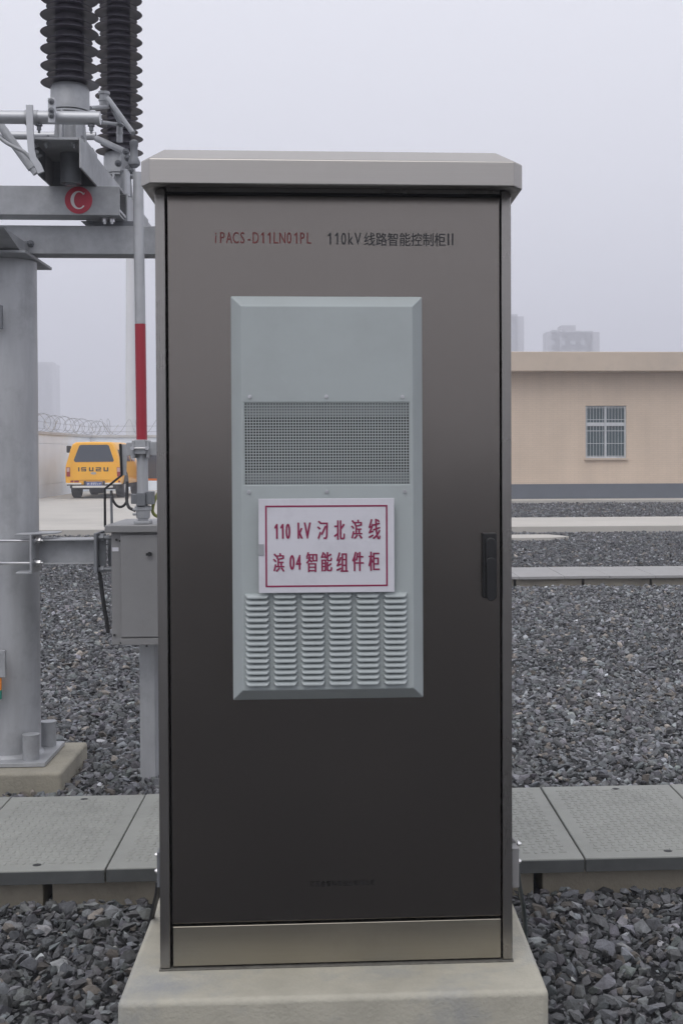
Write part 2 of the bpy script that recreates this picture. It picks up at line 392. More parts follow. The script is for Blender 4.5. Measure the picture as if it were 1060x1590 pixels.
def scatter(x0, x1, y0, y1, sp, rmean, variants, keep=None, zlift=0.0, layers=1, area_tone=1.0):
    global vcount
    for lay in range(layers):
        gx, gy = np.meshgrid(np.arange(x0, x1, sp), np.arange(y0, y1, sp))
        p = np.stack([gx.ravel(), gy.ravel()], 1) + rng.uniform(-.55, .55, (gx.size, 2))*sp
        if keep is not None: p = p[keep(p[:, 0], p[:, 1])]
        n = len(p)
        rad = rmean*np.exp(rng.normal(-.04, .42, n)); rad = np.clip(rad, rmean*.42, rmean*2.1)
        und = 0.35*rmean*np.sin(p[:, 0]*5.1+1)*np.sin(p[:, 1]*4.3+2)
        z = rad*.25 + rng.uniform(-.25, .45, n)*rmean + lay*rmean*.55 + zlift + und
        R = rotmats(n)
        base = np.clip(0.122*np.exp(rng.normal(0, .36, n)), .04, .28)
        tint = np.tile(np.array([[0.97, 1.0, 1.045]]), (n, 1)) + rng.normal(0, .025, (n, 3))
        k = rng.uniform(0, 1, n)
        brown = k < .07; tint[brown] = np.array([1.14, 1.02, .90]); base[brown] *= 1.15
        pale = (k > .94); base[pale] *= 1.9
        dark = (k > .80) & (k < .94); base[dark] *= .6
        col = base[:, None]*tint*area_tone  # stone colour scaled per area: darker round the plinth, paler behind the near trench
        vid = rng.integers(0, len(variants), n)
        for vi, (vv, ff) in enumerate(variants):
            idx = np.where(vid == vi)[0]
            if not len(idx): continue
            sq = rng.uniform(.75, 1.2, (len(idx), 1, 3))
            pts = np.einsum('nij,nkj->nki', R[idx], vv[None]*sq) * rad[idx][:, None, None]
            pts[:, :, 2] *= .8
            pts[:, :, 0] += p[idx, 0][:, None]; pts[:, :, 1] += p[idx, 1][:, None]; pts[:, :, 2] += z[idx][:, None]
            m_, nv = len(idx), len(vv)
            allv.append(pts.reshape(-1, 3).astype(np.float32))
            allf.append((ff[None] + (np.arange(m_)*nv)[:, None, None] + vcount).reshape(-1, 3).astype(np.int32))
            allc.append(np.repeat(np.concatenate([col[idx], np.ones((m_, 1))], 1), nv, 0).astype(np.float32))
            vcount += m_*nv
def outside(*rects):
    def k(x, y):
        ok = np.ones(len(x), bool)
        for a, b, c, d in rects: ok &= ~((x > a) & (x < b) & (y > c) & (y < d))
        return ok
    return k
def frustum(extra, *rects):
    o = outside(*rects)
    def k(x, y):
        d = y/K+1.877
        return o(x, y) & (x > -.44*d-extra) & (x < .385*d+extra+.06*d)
    return k
PLINTH = (-.478, .478, -.12*K, .675*K); FOOT = (-1.9, -1.12, 1.56*K, 1.95*K)
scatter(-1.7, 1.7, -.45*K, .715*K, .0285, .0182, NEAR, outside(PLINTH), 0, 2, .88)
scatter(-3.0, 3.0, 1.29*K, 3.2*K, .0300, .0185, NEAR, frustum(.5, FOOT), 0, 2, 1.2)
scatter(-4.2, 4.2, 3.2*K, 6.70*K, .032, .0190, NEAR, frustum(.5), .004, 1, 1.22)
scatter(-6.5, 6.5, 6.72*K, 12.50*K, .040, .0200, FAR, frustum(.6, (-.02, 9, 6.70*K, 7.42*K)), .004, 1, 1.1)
scatter(2.0, 11.5, 14.55*K, 21.3*K, .064, .030, FAR, frustum(.6), .004, 1)
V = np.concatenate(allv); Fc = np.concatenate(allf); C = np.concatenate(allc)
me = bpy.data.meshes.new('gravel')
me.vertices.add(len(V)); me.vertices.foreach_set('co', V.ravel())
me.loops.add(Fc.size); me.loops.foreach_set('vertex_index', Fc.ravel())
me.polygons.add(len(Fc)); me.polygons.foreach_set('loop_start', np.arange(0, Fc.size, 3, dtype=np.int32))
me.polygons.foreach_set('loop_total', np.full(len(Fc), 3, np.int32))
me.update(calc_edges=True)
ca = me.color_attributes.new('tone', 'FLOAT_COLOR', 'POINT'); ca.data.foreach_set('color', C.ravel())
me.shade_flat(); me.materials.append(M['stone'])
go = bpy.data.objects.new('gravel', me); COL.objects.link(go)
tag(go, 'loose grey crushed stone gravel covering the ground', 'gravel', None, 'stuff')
del allv, allf, allc

# ------------------------------------------------------------------ cable trenches and their covers
def trench_wall(name, x0, x1, y0, y1, ztop, gaps, label):
    t = thing(name, ((x0+x1)/2, y0, 0), label, 'cable trench')
    xs = [x0] + [v for gp in gaps for v in (gp-.014, gp+.014)] + [x1]
    f = MB()
    for a, b in zip(xs[::2], xs[1::2]): f.box(a, b, y0, y0+.09, -.05, ztop)
    f.build('front_wall', M['wall_concrete'], t, bevel=.004)
    MB().box(x0, x1, y1-.09, y1, -.05, ztop).build('back_wall', M['wall_concrete'], t, bevel=.004)
    MB().box(x0, x1, y0+.10, y0+.12, -.05, ztop-.002).build('joint_filler', M['black_rubber'], t)
    return t
trench_wall('cable_trench', -2.25, 2.3, .752, 1.235, .075, [-.905, .645], 'low concrete cable trench behind the steel cabinet under patterned covers')
trench_wall('cable_trench', 0.0, 5.6, 6.745, 7.37, .085, [.45+.72*k for k in range(1, 7)], 'far concrete cable trench with plain covers crossing the gravel')

def cover(w, d, t, tread=True, lifting=True):
    m = MB()
    m.box(-w/2+.0025, w/2-.0025, 0, d, 0, t)
    o = m.build('trench_cover', M['cover'] if tread else M['far_cover'], bevel=.004, loc=(0, 0, 0))
    if tread: MB().box(-w/2+.003, w/2-.003, -.003, .002, .002, t-.004).build('edge_strip', M['edge'], o, bevel=.001)
    if tread:
        k = MB(); pit = .0295
        nx, ny = int((w-.07)/pit), int((d-.09)/pit)
        for i in range(nx):
            for j in range(ny):
                x = -(nx-1)*pit/2 + i*pit; y = d/2-(ny-1)*pit/2 + j*pit
                a, b = (.0125, .0048) if (i+j) % 2 else (.0048, .0125)
                h = .0022; e = .0018
                k.add([(x-a, y-b, t), (x+a, y-b, t), (x+a, y+b, t), (x-a, y+b, t), (x-a+e, y-b+e, t+h), (x+a-e, y-b+e, t+h), (x+a-e, y+b-e, t+h), (x-a+e, y+b-e, t+h)],
                      [(4,5,6,7),(0,1,5,4),(1,2,6,5),(2,3,7,6),(3,0,4,7)])
        q = k.build('tread', M['cover'], o, smooth=0)
        for yy in (.055, d-.05): MB().lathe([(.014, t+.0005), (.011, t+.0012)], 0.03, yy, 14).build('lifting_hole', M['black_rubber'], o)
    return o
CT = .045
with rigid(0): c0 = cover(.5, .565*K, CT)
labels = {-1.465: 'patterned grey trench cover left of the concrete footing edge, at the picture edge',
          -.965: 'patterned grey trench cover in front of the concrete footing, whole joint visible at its right',
          -.465: 'patterned grey trench cover running in behind the left side of the steel cabinet',
          .035: 'patterned grey trench cover hidden straight behind the steel cabinet',
          .535: 'patterned grey trench cover touching the right side of the steel cabinet',
          1.035: 'patterned grey trench cover second to the right of the steel cabinet',
          1.535: 'patterned grey trench cover at the far right picture edge'}
for i, (x, lb) in enumerate(labels.items()):
    o = c0 if i == 0 else copy_tree(c0)
    o.location = (x, .712*K+random.uniform(-.003, .004), .0755+random.uniform(0, .002)); o.rotation_euler = (0, 0, random.uniform(-.003, .003))
    tag(o, lb, 'trench cover', 'patterned covers of the near cable trench')
with rigid(0): c1 = cover(.478, .70*K, .030, False)
order = ['first', 'second', 'third', 'fourth', 'fifth', 'sixth', 'seventh', 'eighth']
k = 0
for i in range(11):
    x = .25+.478*i
    o = c1 if i == 0 else copy_tree(c1)
    o.location = (x, 6.70*K+random.uniform(-.004, .004), .0855+random.uniform(0, .003)); o.rotation_euler = (0, 0, random.uniform(-.003, .003))
    vis = x+.239 > 1.93 and x-.239 < 3.65
    if vis: k += 1
    tag(o, f'plain pale cover of the far cable trench, {order[k-1]} to the right of the cabinet' if vis else
        ('plain pale cover of the far cable trench hidden by the cabinet' if x < 2 else 'plain pale cover of the far cable trench beyond the right picture edge'),
        'trench cover', 'plain covers of the far cable trench')

s = MB().prism([(.9, 11.15), (3.45, 11.22), (3.80, 11.42), (3.55, 11.75), (.9, 11.78)], 'z', .005, .055)
tag(s.build('concrete_slab', M['pale_concrete'], bevel=.006), 'loose pale concrete slab lying in gravel before the road at right', 'slab')
s = MB().prism([(-5.05, 11.35), (-4.55, 11.3), (-4.45, 11.65), (-5.0, 11.72)], 'z', .005, .05)
tag(s.build('concrete_slab', M['pale_concrete'], bevel=.006), 'small loose pale concrete slab in gravel before the yard at left', 'slab')

# ================================================================== CONTROL CABINET
p = MB().box(-.470, .457, -.105, .665, -.06, .24)
tag(p.build('concrete_plinth', M['concrete'], bevel=.014, seg=3), 'pale smooth concrete plinth under the steel control cabinet', 'plinth')

cab = thing('control_cabinet', (0, .3, .24), 'tall brushed stainless steel control cabinet standing on a concrete plinth', 'control cabinet')
b = MB()
b.box(-.40, -.3775, 0, .6, .244, 2.001); b.box(.3775, .40, 0, .6, .244, 2.001)
b.box(-.3765, .3765, .58, .598, .244, 2.001)
b.box(-.3765, .3765, .004, .578, 1.9945, 2.006)
b.build('body', M['frame_steel'], cab, bevel=.0025)
MB().box(-.376, .376, .016, .05, .246, 1.992).build('door_seal', M['black_rubber'], cab)
door = MB().box(-.3725, .3738, .0005, .0155, .3455, 1.9865).build('door', M['door_steel'], cab, bevel=.0022)
MB().box(-.3715, .3738, .0012, .0155, .2475, .3385).build('kick_panel', M['kick_steel'], cab, bevel=.002)
MB().box(-.4025, .4025, -.003, .605, .2385, .2435).build('foot_mortar', mat('grey_mortar', (.12, .115, .10), .95, 0, .3, 30, .4, 80), cab, bevel=.002)
rf = MB()
def rect(x0, x1, y0, y1, z, c=.012):
    return [(x0+c, y0, z), (x1-c, y0, z), (x1, y0+c, z), (x1, y1-c, z), (x1-c, y1, z), (x0+c, y1, z), (x0, y1-c, z), (x0, y0+c, z)]
rings = [rect(-.385, .385, .004, .6, 2.008), rect(-.395, .395, -.028, .63, 1.996), rect(-.408, .408, -.050, .652, 1.9895, .02), rect(-.4205, .4165, -.060, .66, 1.9925, .022), rect(-.4205, .4165, -.060, .66, 2.047, .022), rect(-.379, .366, -.012, .612, 2.0825, .004)]
vs = [q for rg in rings for q in rg]; n = 8
fs = [(i*n+j, i*n+(j+1) % n, (i+1)*n+(j+1) % n, (i+1)*n+j) for i in range(len(rings)-1) for j in range(n)]
fs += [tuple(range(n)), tuple(range((len(rings)-1)*n, len(rings)*n))]
rf.add(vs, fs); rf.build('roof', M['roof_steel'], cab, bevel=.003, smooth=20)
MB().box(-.376, .376, .002, .012, 1.9880, 1.9940).build('drip_seal', M['black_rubber'], cab)

# door writing
def X(px, y=0.0): return at(px, 400, y).x
zt0, zt1 = at(520, 378.5, 0).z, at(520, 361.5, 0).z
D = .0002-.0006
L = MB(); _cells(L, 'iPACS-D11LN01PL', X(330), X(485), zt0, zt1, D, .86, .0003); L.build('lettering', M['red_ink'], door, smooth=0)
L = MB(); _cells(L, '110kV', X(506), X(561), zt0-.0015, zt1, D, .86, .0003)
_text_into(L, '线路智能控制柜', X(565.5), X(691), zt0-.004, zt1+.001, D, .0003)
_text_into(L, 'II', X(694.5), X(703.5), zt0-.0015, zt1, D); L.build('lettering', M['black_ink'], door, smooth=0)
zb0, zb1 = at(526, 1376, 0).z, at(526, 1367, 0).z
lettering('江苏金智科技股份有限公司', X(476), X(577), zb0, zb1, D, M['faint_ink'], door)

# handle
hx0, hx1, hz0, hz1 = .3315, .3635, 1.078, 1.226
hd = MB().box(hx0, hx1, -.012, .0005, hz0, hz1).build('handle', M['black_plastic'], door, bevel=.003, seg=3)
def capsule(cx, z0, z1, r, y0, y1):
    pts = [(cx+r*math.cos(a), z1-r+r*math.sin(a)) for a in [math.pi*k/10 for k in range(11)]]
    pts += [(cx+r*math.cos(a), z0+r+r*math.sin(a)) for a in [math.pi+math.pi*k/10 for k in range(11)]]
    return MB().prism(pts, 'y', y0, y1)
capsule(.348, 1.148, 1.216, .0115, -.021, -.012).build('lock_cover', M['black_plastic'], hd, bevel=.003, seg=3)
capsule(.348, 1.074, 1.172, .0105, -.026, -.0215).build('lever', M['black_plastic'], hd, bevel=.002, seg=3)

# ------- cooling unit on the door
cu_ = MB()
ox0, ox1, oz0, oz1 = -.2265, .1912, .8665, 1.7515
ix0, ix1, iz0, iz1 = -.2035, .1685, .8925, 1.7275
YB, YF = -.050, -.071
gx0, gx1, gz0, gz1 = -.1965, .1605, 1.3400, 1.5180
def ring(x0, x1, z0, z1, y): return [(x0, y, z0), (x1, y, z0), (x1, y, z1), (x0, y, z1)]
rings = [ring(ox0, ox1, oz0, oz1, -.001), ring(ox0, ox1, oz0, oz1, YB), ring(ix0, ix1, iz0, iz1, YF), ring(gx0, gx1, gz0, gz1, YF), ring(gx0, gx1, gz0, gz1, YF+.0016)]
vs = [q for rg in rings for q in rg]
fs = [(i*4+j, i*4+(j+1) % 4, (i+1)*4+(j+1) % 4, (i+1)*4+j) for i in range(len(rings)-1) for j in range(4)]
cu_.add(vs, fs)
unit = cu_.build('cooling_unit', M['unit_paint'], cab, bevel=.0025, seg=2, smooth=20)
# perforated grille
gr = MB(); NX, NZ = 58, 29
px_, pz_ = (gx1-gx0)/NX, (gz1-gz0)/NZ
hw = .0041
xs = [gx0]; zs = [gz0]
for i in range(NX): cx = gx0+(i+.5)*px_; xs += [cx-hw/2, cx+hw/2]
for i in range(NZ): cz = gz0+(i+.5)*pz_; zs += [cz-hw/2, cz+hw/2]
xs.append(gx1); zs.append(gz1)
nx, nz = len(xs), len(zs); yf, yb = YF+.0006, YF+.0018
base = [(x, yf, z) for z in zs for x in xs] + [(x, yb, z) for z in zs for x in xs]
N = nx*nz; ff = []
for j in range(nz-1):
    for i in range(nx-1):
        a, b2, c2, d2 = j*nx+i, j*nx+i+1, (j+1)*nx+i+1, (j+1)*nx+i
        if i % 2 and j % 2:
            ff += [(a, a+N, b2+N, b2), (b2, b2+N, c2+N, c2), (c2, c2+N, d2+N, d2), (d2, d2+N, a+N, a)]
        else: ff.append((a, b2, c2, d2))
gr.add(base, ff); gr.build('grille', M['unit_paint'], unit, smooth=0)
MB().box(gx0, gx1, -.012, -.010, gz0, gz1).build('fan_shroud', M['dark_cavity'], unit)
for za_, zb_ in ((gz0, gz0+.026), (gz1-.028, gz1)): MB().box(gx0, gx1, -.052, -.050, za_, zb_).build('inner_panel', M['galv_dark'], unit)
# louvre field: rows of pressed hoods
lv = MB()
cols, rows = 6, 16
pitch_x = (.1612+.1972)/cols; lw = .0535
for ci in range(cols):
    xa = -.1972 + ci*pitch_x
    for ri in range(rows):
        zc = 1.0985 - ri*(1.0985-.9085)/(rows-1)
        secs = [(0, 0, .0), (.0012, .45, .25), (.003, .8, .6), (.006, 1, .9), (.010, 1, 1)]
        st = [(xa+u, p_, w_) for u, p_, w_ in secs] + [(xa+lw-u, p_, w_) for u, p_, w_ in secs[::-1]]
        vs = []
        for x, p_, w_ in st:
            zb = zc+.0045-.0095*w_ if w_ > 0 else zc+.004
            vs += [(x, YF+.0005, zc+.0050), (x, YF-.0040*p_, zc+.0036), (x, YF-.0072*p_, zc+.0036-(.0036+zc*0)*w_*1.0), (x, YF-.0082*p_, zb+.0012*w_), (x, YF-.0078*p_, zb), (x, YF-.0066*p_, zb+.0006*w_), (x, YF-.0060*p_, zb+.0040*w_), (x, YF+.0004, zb+.0055*w_)]
        m8 = 8
        fs = [(i*m8+j, i*m8+j+1, (i+1)*m8+j+1, (i+1)*m8+j) for i in range(len(st)-1) for j in range(m8-1)]
        lv.add(vs, fs)
lv.build('louvre_panel', M['unit_paint'], unit, smooth=50)
sl = MB()
for ci in range(cols):
    xa = -.1972 + ci*pitch_x
    for ri in range(rows):
        zc = 1.0985 - ri*(1.0985-.9085)/(rows-1)
        sl.add([(xa+.004, YF-.0003, zc-.0052), (xa+lw-.004, YF-.0003, zc-.0052), (xa+lw-.004, YF-.0003, zc-.001), (xa+.004, YF-.0003, zc-.001)], [(0,1,2,3)])
sl.build('louvre_slot', M['dark_cavity'], unit, smooth=0)
for px, py in ((388, 616), (506.5, 615.5), (624.5, 616), (386.5, 764), (507.5, 763.5), (628.5, 763)):
    q = at(px, py, YF)
    MB().tube([(q.x, YF+.0002, q.z), (q.x, YF-.0012, q.z)], .0042, 14).tube([(q.x, YF-.0012, q.z), (q.x, YF-.0028, q.z)], .0028, 14).build('screw', M['bolt'], unit)

# ------- white sign stuck on the unit
sx0, sx1, sz0, sz1 = -.1665, .1262, 1.1062, 1.3100
SY = YF-.0105
sign = MB().box(sx0, sx1, SY, YF-.0088, sz0, sz1).build('sign_plate', M['sign_white'], cab, bevel=.0008)
def sxx(px): return at(px, 850, SY).x
def szz(py): return at(506, py, SY).z
MB().box(sx0-.0004, sx0+.0115, SY-.0012, SY-.0002, at(402, 862, SY).z, at(402, 845, SY).z).build('tape_patch', M['galv'], sign)
bd = MB(); t_ = .0036
bx0, bx1, bz0, bz1 = sxx(412), sxx(601.5), szz(911), szz(784.5)
ys, yt = SY-.0004, SY+.0002
bd.box(bx0, bx1, ys, yt, bz1-t_, bz1); bd.box(bx0, bx1, ys, yt, bz0, bz0+t_); bd.box(bx0, bx0+t_, ys, yt, bz0+t_, bz1-t_); bd.box(bx1-t_, bx1, ys, yt, bz0+t_, bz1-t_)
bd.build('border', M['crimson'], sign, smooth=0)
yy = SY-.0006; BO = .0009; rows_ = {1: MB(), 2: MB()}
for tx, a, b_, t, bt in (('110', 425, 451, 813, 836), ('kV', 461.5, 482, 811, 836), ('汈', 493, 508.5, 808.5, 837), ('北', 519, 535, 808, 838), ('滨', 545.5, 562, 807, 837), ('线', 572.5, 590, 806, 838),
                         ('滨', 424.5, 441, 858, 887), ('04', 449, 467.5, 861.5, 884), ('智', 475.5, 492, 857, 888), ('能', 498.5, 515, 857, 887), ('组', 522.5, 539.5, 857.5, 888), ('件', 547, 564, 857, 887), ('柜', 572, 588.5, 857, 887)):
    L = rows_[1 if t < 840 else 2]
    if len(tx) > 1: _cells(L, tx, sxx(a)-.001, sxx(b_)+.001, szz(bt), szz(t), yy, .86, BO)
    else: _text_into(L, tx, sxx(a), sxx(b_), szz(bt), szz(t), yy, BO)
for L in rows_.values(): L.build('lettering', M['crimson'], sign, smooth=0)

# ------- earthing lugs low on both sides, each with a cable
za, zb_ = at(800, 1362, .06).z, at(800, 1302, .06).z
lg = MB(); lg.box(.4005, .4185, .012, .058, za, zb_); lg.prism([(.4005, zb_+.0003), (.4185, zb_+.0003), (.4065, zb_+.013), (.4005, zb_+.013)], 'y', .040, .058)
lg.build('earthing_lug', M['box_steel'], cab, bevel=.0015)
bolts([((.4185, .032, at(806, py, .035).z), (1, 0, 0), .0058, .0062) for py in (1309, 1336)], M['bolt'], cab, 'lug_bolt')
lg = MB().box(-.4085, -.4005, .012, .050, at(246, 1372, .03).z, at(246, 1318, .03).z).build('earthing_lug', M['galv_dark'], cab, bevel=.001)
bolts([((-.4085, .032, at(244, py, .035).z), (-1, 0, 0), .0055, .006) for py in (1326, 1351)], M['bolt'], cab, 'lug_bolt')
cb = MB().tube([at(803, 1338, .066), at(803, 1352, .07), at(804.5, 1368, .11), at(809, 1392, .20), at(812.5, 1412, .25), at(815, 1440, .29), at(816, 1470, .31), (.507, .32, -.01)], .0058, 10)
tag(cb.build('earthing_cable', M['cable_green']), 'grey green earthing cable dropping from the cabinet right side into gravel', 'cable')
cb = MB().tube([at(246.5, 1368, .06), at(245, 1385, .09), at(241, 1402, .15), at(236, 1424, .22), at(231, 1446, .28), at(229, 1466, .31), (-.495, .33, -.01)], .0068, 10)
tag(cb.build('earthing_cable', M['cable_black']), 'dark earthing cable sloping down from the cabinet left side into gravel', 'cable')

# ================================================================== SWITCHGEAR ON THE LEFT
ft = MB().box(-2.1, -1.125, 1.572, 1.94, -.06, .098)
tag(ft.build('concrete_footing', M['old_concrete'], bevel=.014, seg=3), 'stained old concrete footing under the thick steel post', 'footing')
post = thing('steel_post', (-1.4, 1.76, .1), 'thick grey galvanised steel tube post on a concrete footing at left', 'post')
MB().tube([(-1.397, 1.76, .118), (-1.397, 1.76, 2.236)], .123, 48).build('tube', M['galv_post'], post)
MB().tube([(-1.397, 1.76, .118), (-1.397, 1.76, .124), (-1.397, 1.76, .132)], .13, 48, radii=[.136, .132, .123]).build('weld', M['galv'], post)
MB().box(-1.70, -1.213, 1.632, 1.895, .100, .118).build('base_plate', M['galv'], post, bevel=.002)
for (x, y, h) in ((-1.283, 1.672, .108), (-1.268, 1.842, .108)):
    MB().lathe([(.034, .118), (.034, .118+h-.004), (.036, .118+h-.004), (.036, .118+h), (.030, .118+h+.001)], x, y, 24).build('bolt_cap', M['galv'], post)
MB().box(-1.54, -1.262, 1.60, 1.925, 2.237, 2.249).build('cap_plate', M['galv'], post, bevel=.001)
gs = MB().prism([(1.45, 2.30), (1.62, 2.2495), (1.70, 2.2495), (1.70, 2.30)], 'x', -1.50, -1.29); gs.build('gusset', M['galv'], post)
q = at(4, 1030, 1.63)
MB().box(q.x-.06, q.x+.013, 1.628, 1.642, at(4, 1052, 1.63).z, at(4, 1010, 1.63).z).build('notice_bracket', M['galv'], post, bevel=.002)
q = at(1.5, 1060, 1.63)
MB().box(q.x-.09, q.x+.001, 1.630, 1.640, at(1, 1072, 1.63).z, at(1, 1053, 1.63).z).build('orange_band', M['orange'], post)
MB().box(q.x-.09, q.x+.001, 1.630, 1.640, at(1, 1086, 1.63).z, at(1, 1072, 1.63).z-.0005).build('green_band', M['green'], post)
q = at(2, 492, 1.63)
MB().box(q.x-.05, q.x+.004, 1.622, 1.642, at(1, 510, 1.63).z, at(1, 474, 1.63).z).build('nameplate', M['galv_dark'], post)

def channel_x(x0, x1, y0, y1, z0, z1, t=.008):      # C profile, web at y0
    m = MB(); m.box(x0, x1, y0, y0+t, z0, z1); m.box(x0, x1, y0+t, y1, z0, z0+t); m.box(x0, x1, y0+t, y1, z1-t, z1); return m
def channel_y(x0, x1, y0, y1, z0, z1, t=.008, web='right'):
    m = MB()
    xa, xb = (x1-t, x1) if web == 'right' else (x0, x0+t)
    m.box(xa, xb, y0, y1, z0, z1)
    fa, fb = (x0, x1-t) if web == 'right' else (x0+t, x1)
    m.box(fa, fb, y0, y1, z0, z0+t); m.box(fa, fb, y0, y1, z1-t, z1); return m

lb = thing('support_beam', (0, 1.72, 2.25), 'long grey steel channel beam resting on the post, lower of two', 'beam')
channel_x(-2.3, .15, 1.72, 1.80, 2.262, 2.382).build('channel', M['galv'], lb, bevel=.002)
q = at(44, 380, 1.72)
bh = MB(); bh.tube([(q.x+.012, 1.722, q.z+.004), (q.x, 1.700, q.z+.004), (q.x-.022, 1.695, q.z-.004)], .0075, 10).bolt((q.x+.012, 1.72, q.z+.004), (0, -1, 0), .010, .012)
bh.build('hook_bolt', M['galv_dark'], lb)

ub = thing('cross_beam', (-1.4, 1.66, 2.41), 'short grey steel cross beam carrying a red disc lettered C', 'beam')
channel_x(-2.3, -.893, 1.66, 1.74, 2.41, 2.531).build('channel', M['galv'], ub, bevel=.002)
channel_y(-.965, -.880, 1.745, 2.15, 2.41, 2.529).build('side_channel', M['galv'], ub, bevel=.002)
pd = MB(); pd.prism([(-1.00, 2.3835), (-.83, 2.3835), (-.83, 2.409), (-1.08, 2.409)], 'y', 1.745, 1.82)
pd.build('packing_plate', M['galv_dark'], ub)
bolts([((x, 1.70, 2.4085), (0, 0, -1), .011, .016) for x in (-.965, -.935)], M['bolt'], ub)
q = at(122.5, 311, 1.66)
disc = MB().tube([(q.x, 1.6595, q.z), (q.x, 1.6575, q.z)], .0565, 40).build('phase_disc', M['disc_red'], ub)
# the letter C with serifs, drawn as an outline
cp = []
def carc(r, rw, a0, a1, n=26): return [(r*rw*math.cos(a0+(a1-a0)*k/n), r*math.sin(a0+(a1-a0)*k/n)) for k in range(n+1)]
a0, a1 = math.radians(40), math.radians(320)
outer = carc(.038, .86, a0, a1); inner = [(x+.003, z) for x, z in carc(.0325, .66, a1, a0)]
Lc = MB(); yL = 1.6568; no = len(outer)
Lc.add([(q.x+x, yL, q.z+z) for x, z in outer] + [(q.x+x, yL, q.z+z) for x, z in inner[::-1]], [(i, i+1, no+i+1, no+i) for i in range(no-1)])
e = outer[0]; k_ = len(Lc.v); Lc.v += [Vector((q.x+e[0]+.001, ty(yL), q.z+e[1]+.007)), Vector((q.x+e[0]-.0015, ty(yL), q.z+e[1]+.007))]; Lc.f.append([0, k_, k_+1, no])
Lc.build('lettering', M['white_ink'], disc, smooth=0)

# base channel that carries both insulator columns
bc = thing('base_channel', (-1.085, 1.43, 2.535), 'grey steel channel running back under the two insulator columns', 'beam')
CH0, CH1 = 2.5325, 2.652
c_ = MB(); c_.box(-.993, -.985, 1.44, 2.85, CH0, CH1); c_.box(-1.185, -1.177, 1.60, 2.85, CH0, CH1)
c_.box(-1.1769, -.9931, 1.50, 2.85, CH1-.008, CH1); c_.box(-1.1769, -.9931, 1.72, 2.85, CH0, CH0+.008)
c_.build('channel', M['galv'], bc, bevel=.002)
MB().prism([(1.425, CH1), (1.5995, CH1), (1.5995, CH0), (1.53, CH0), (1.425, CH1-.05)], 'x', -1.185, -1.177).build('side_plate', M['galv_dark'], bc, bevel=.001)
MB().box(-1.176, -.994, 1.44, 1.4995, CH1-.010, CH1).build('top_plate', M['galv'], bc, bevel=.001)
MB().box(-1.176, -.994, 1.69, 1.70, CH0+.009, CH1-.009).build('stiffener', M['galv_dark'], bc)
MB().tube([(-1.075, 1.60, CH0-.012), (-1.075, 1.60, CH1-.009)], .042, 24).tube([(-1.075, 1.60, CH0-.02), (-1.075, 1.60, CH0-.0121)], .024, 18).build('bearing', M['galv_dark'], bc)
bolts([((-1.177, 1.46, 2.625), (1, 0, 0), .010, .014), ((-1.177, 1.50, 2.60), (1, 0, 0), .010, .014), ((-1.177, 1.46, 2.60), (1, 0, 0), .010, .014), ((-1.02, 1.47, CH1-.011), (0, 0, -1), .009, .014), ((-1.13, 1.47, CH1-.011), (0, 0, -1), .009, .014)], M['galv'], bc)

def insulator(loc, label, zflange, ztop, n_seg=30):
    t = thing('post_insulator', (loc[0], loc[1], 2.653), label, 'insulator', 'dark ribbed insulator columns')
    x, y = loc
    # stack of alternating sheds on a core
    pr = [(.058, zflange+.105)]; z = zflange+.112; big = True
    P_ = .0345
    while z < ztop:
        r_ = .1165 if big else .092
        pr += [(.058, z-.001), (.062, z), (r_*.8, z-.0005), (r_-.006, z-.0022), (r_-.001, z-.0024), (r_+.0008, z-.0008), (r_-.001, z+.0008), (r_*.8, z+.0028), (.064, z+.0050), (.058, z+.008)]
        z += P_; big = not big
    pr.append((.058, z))
    MB().lathe(pr, x, y, 48).build('sheds', M['silicone'], t, smooth=50)
    MB().lathe([(.060, zflange-.004), (.078, zflange), (.078, zflange+.088), (.070, zflange+.104), (.057, zflange+.106)], x, y, 40).build('flange', M['galv'], t, smooth=30)
    MB().lathe([(.07, z), (.078, z+.01), (.078, z+.1)], x, y, 32).build('top_flange', M['galv'], t)
    pe = MB()
    pe.lathe([(.05, 2.672), (.05, zflange-.012), (.075, zflange-.012), (.075, zflange-.0045)], x, y, 28)
    for a in range(6):
        th = a*math.pi/3+.2; c, s_ = math.cos(th), math.sin(th)
        rib = [(.048, 2.672), (.066, 2.672), (.056, zflange-.013), (.048, zflange-.013)]
        w_ = .005
        vs = [(x+r_*c-w_*s_*k, y+r_*s_+w_*c*k, z_) for k in (-1, 1) for r_, z_ in rib]
        pe.add(vs, [(0,1,2,3), (7,6,5,4), (0,4,5,1), (1,5,6,2), (2,6,7,3), (3,7,4,0)])
    pe.box(x-.085, x+.085, y-.085, y+.085, 2.6535, 2.672)
    pe.build('pedestal', M['galv'], t, smooth=30)
    bolts([((x+sx_*.068, y+sy_*.068, 2.672), (0, 0, 1), .010, .014) for sx_ in (-1, 1) for sy_ in (-1, 1)], M['galv_dark'], t)
    return t
insulator((-1.075, 1.60), 'black ribbed insulator column at left, nearer and wider of the two', 2.817, 4.3)
insulator((-1.066, 2.36), 'black ribbed insulator column farther back, beside the cabinet roof edge', 2.812, 4.3)

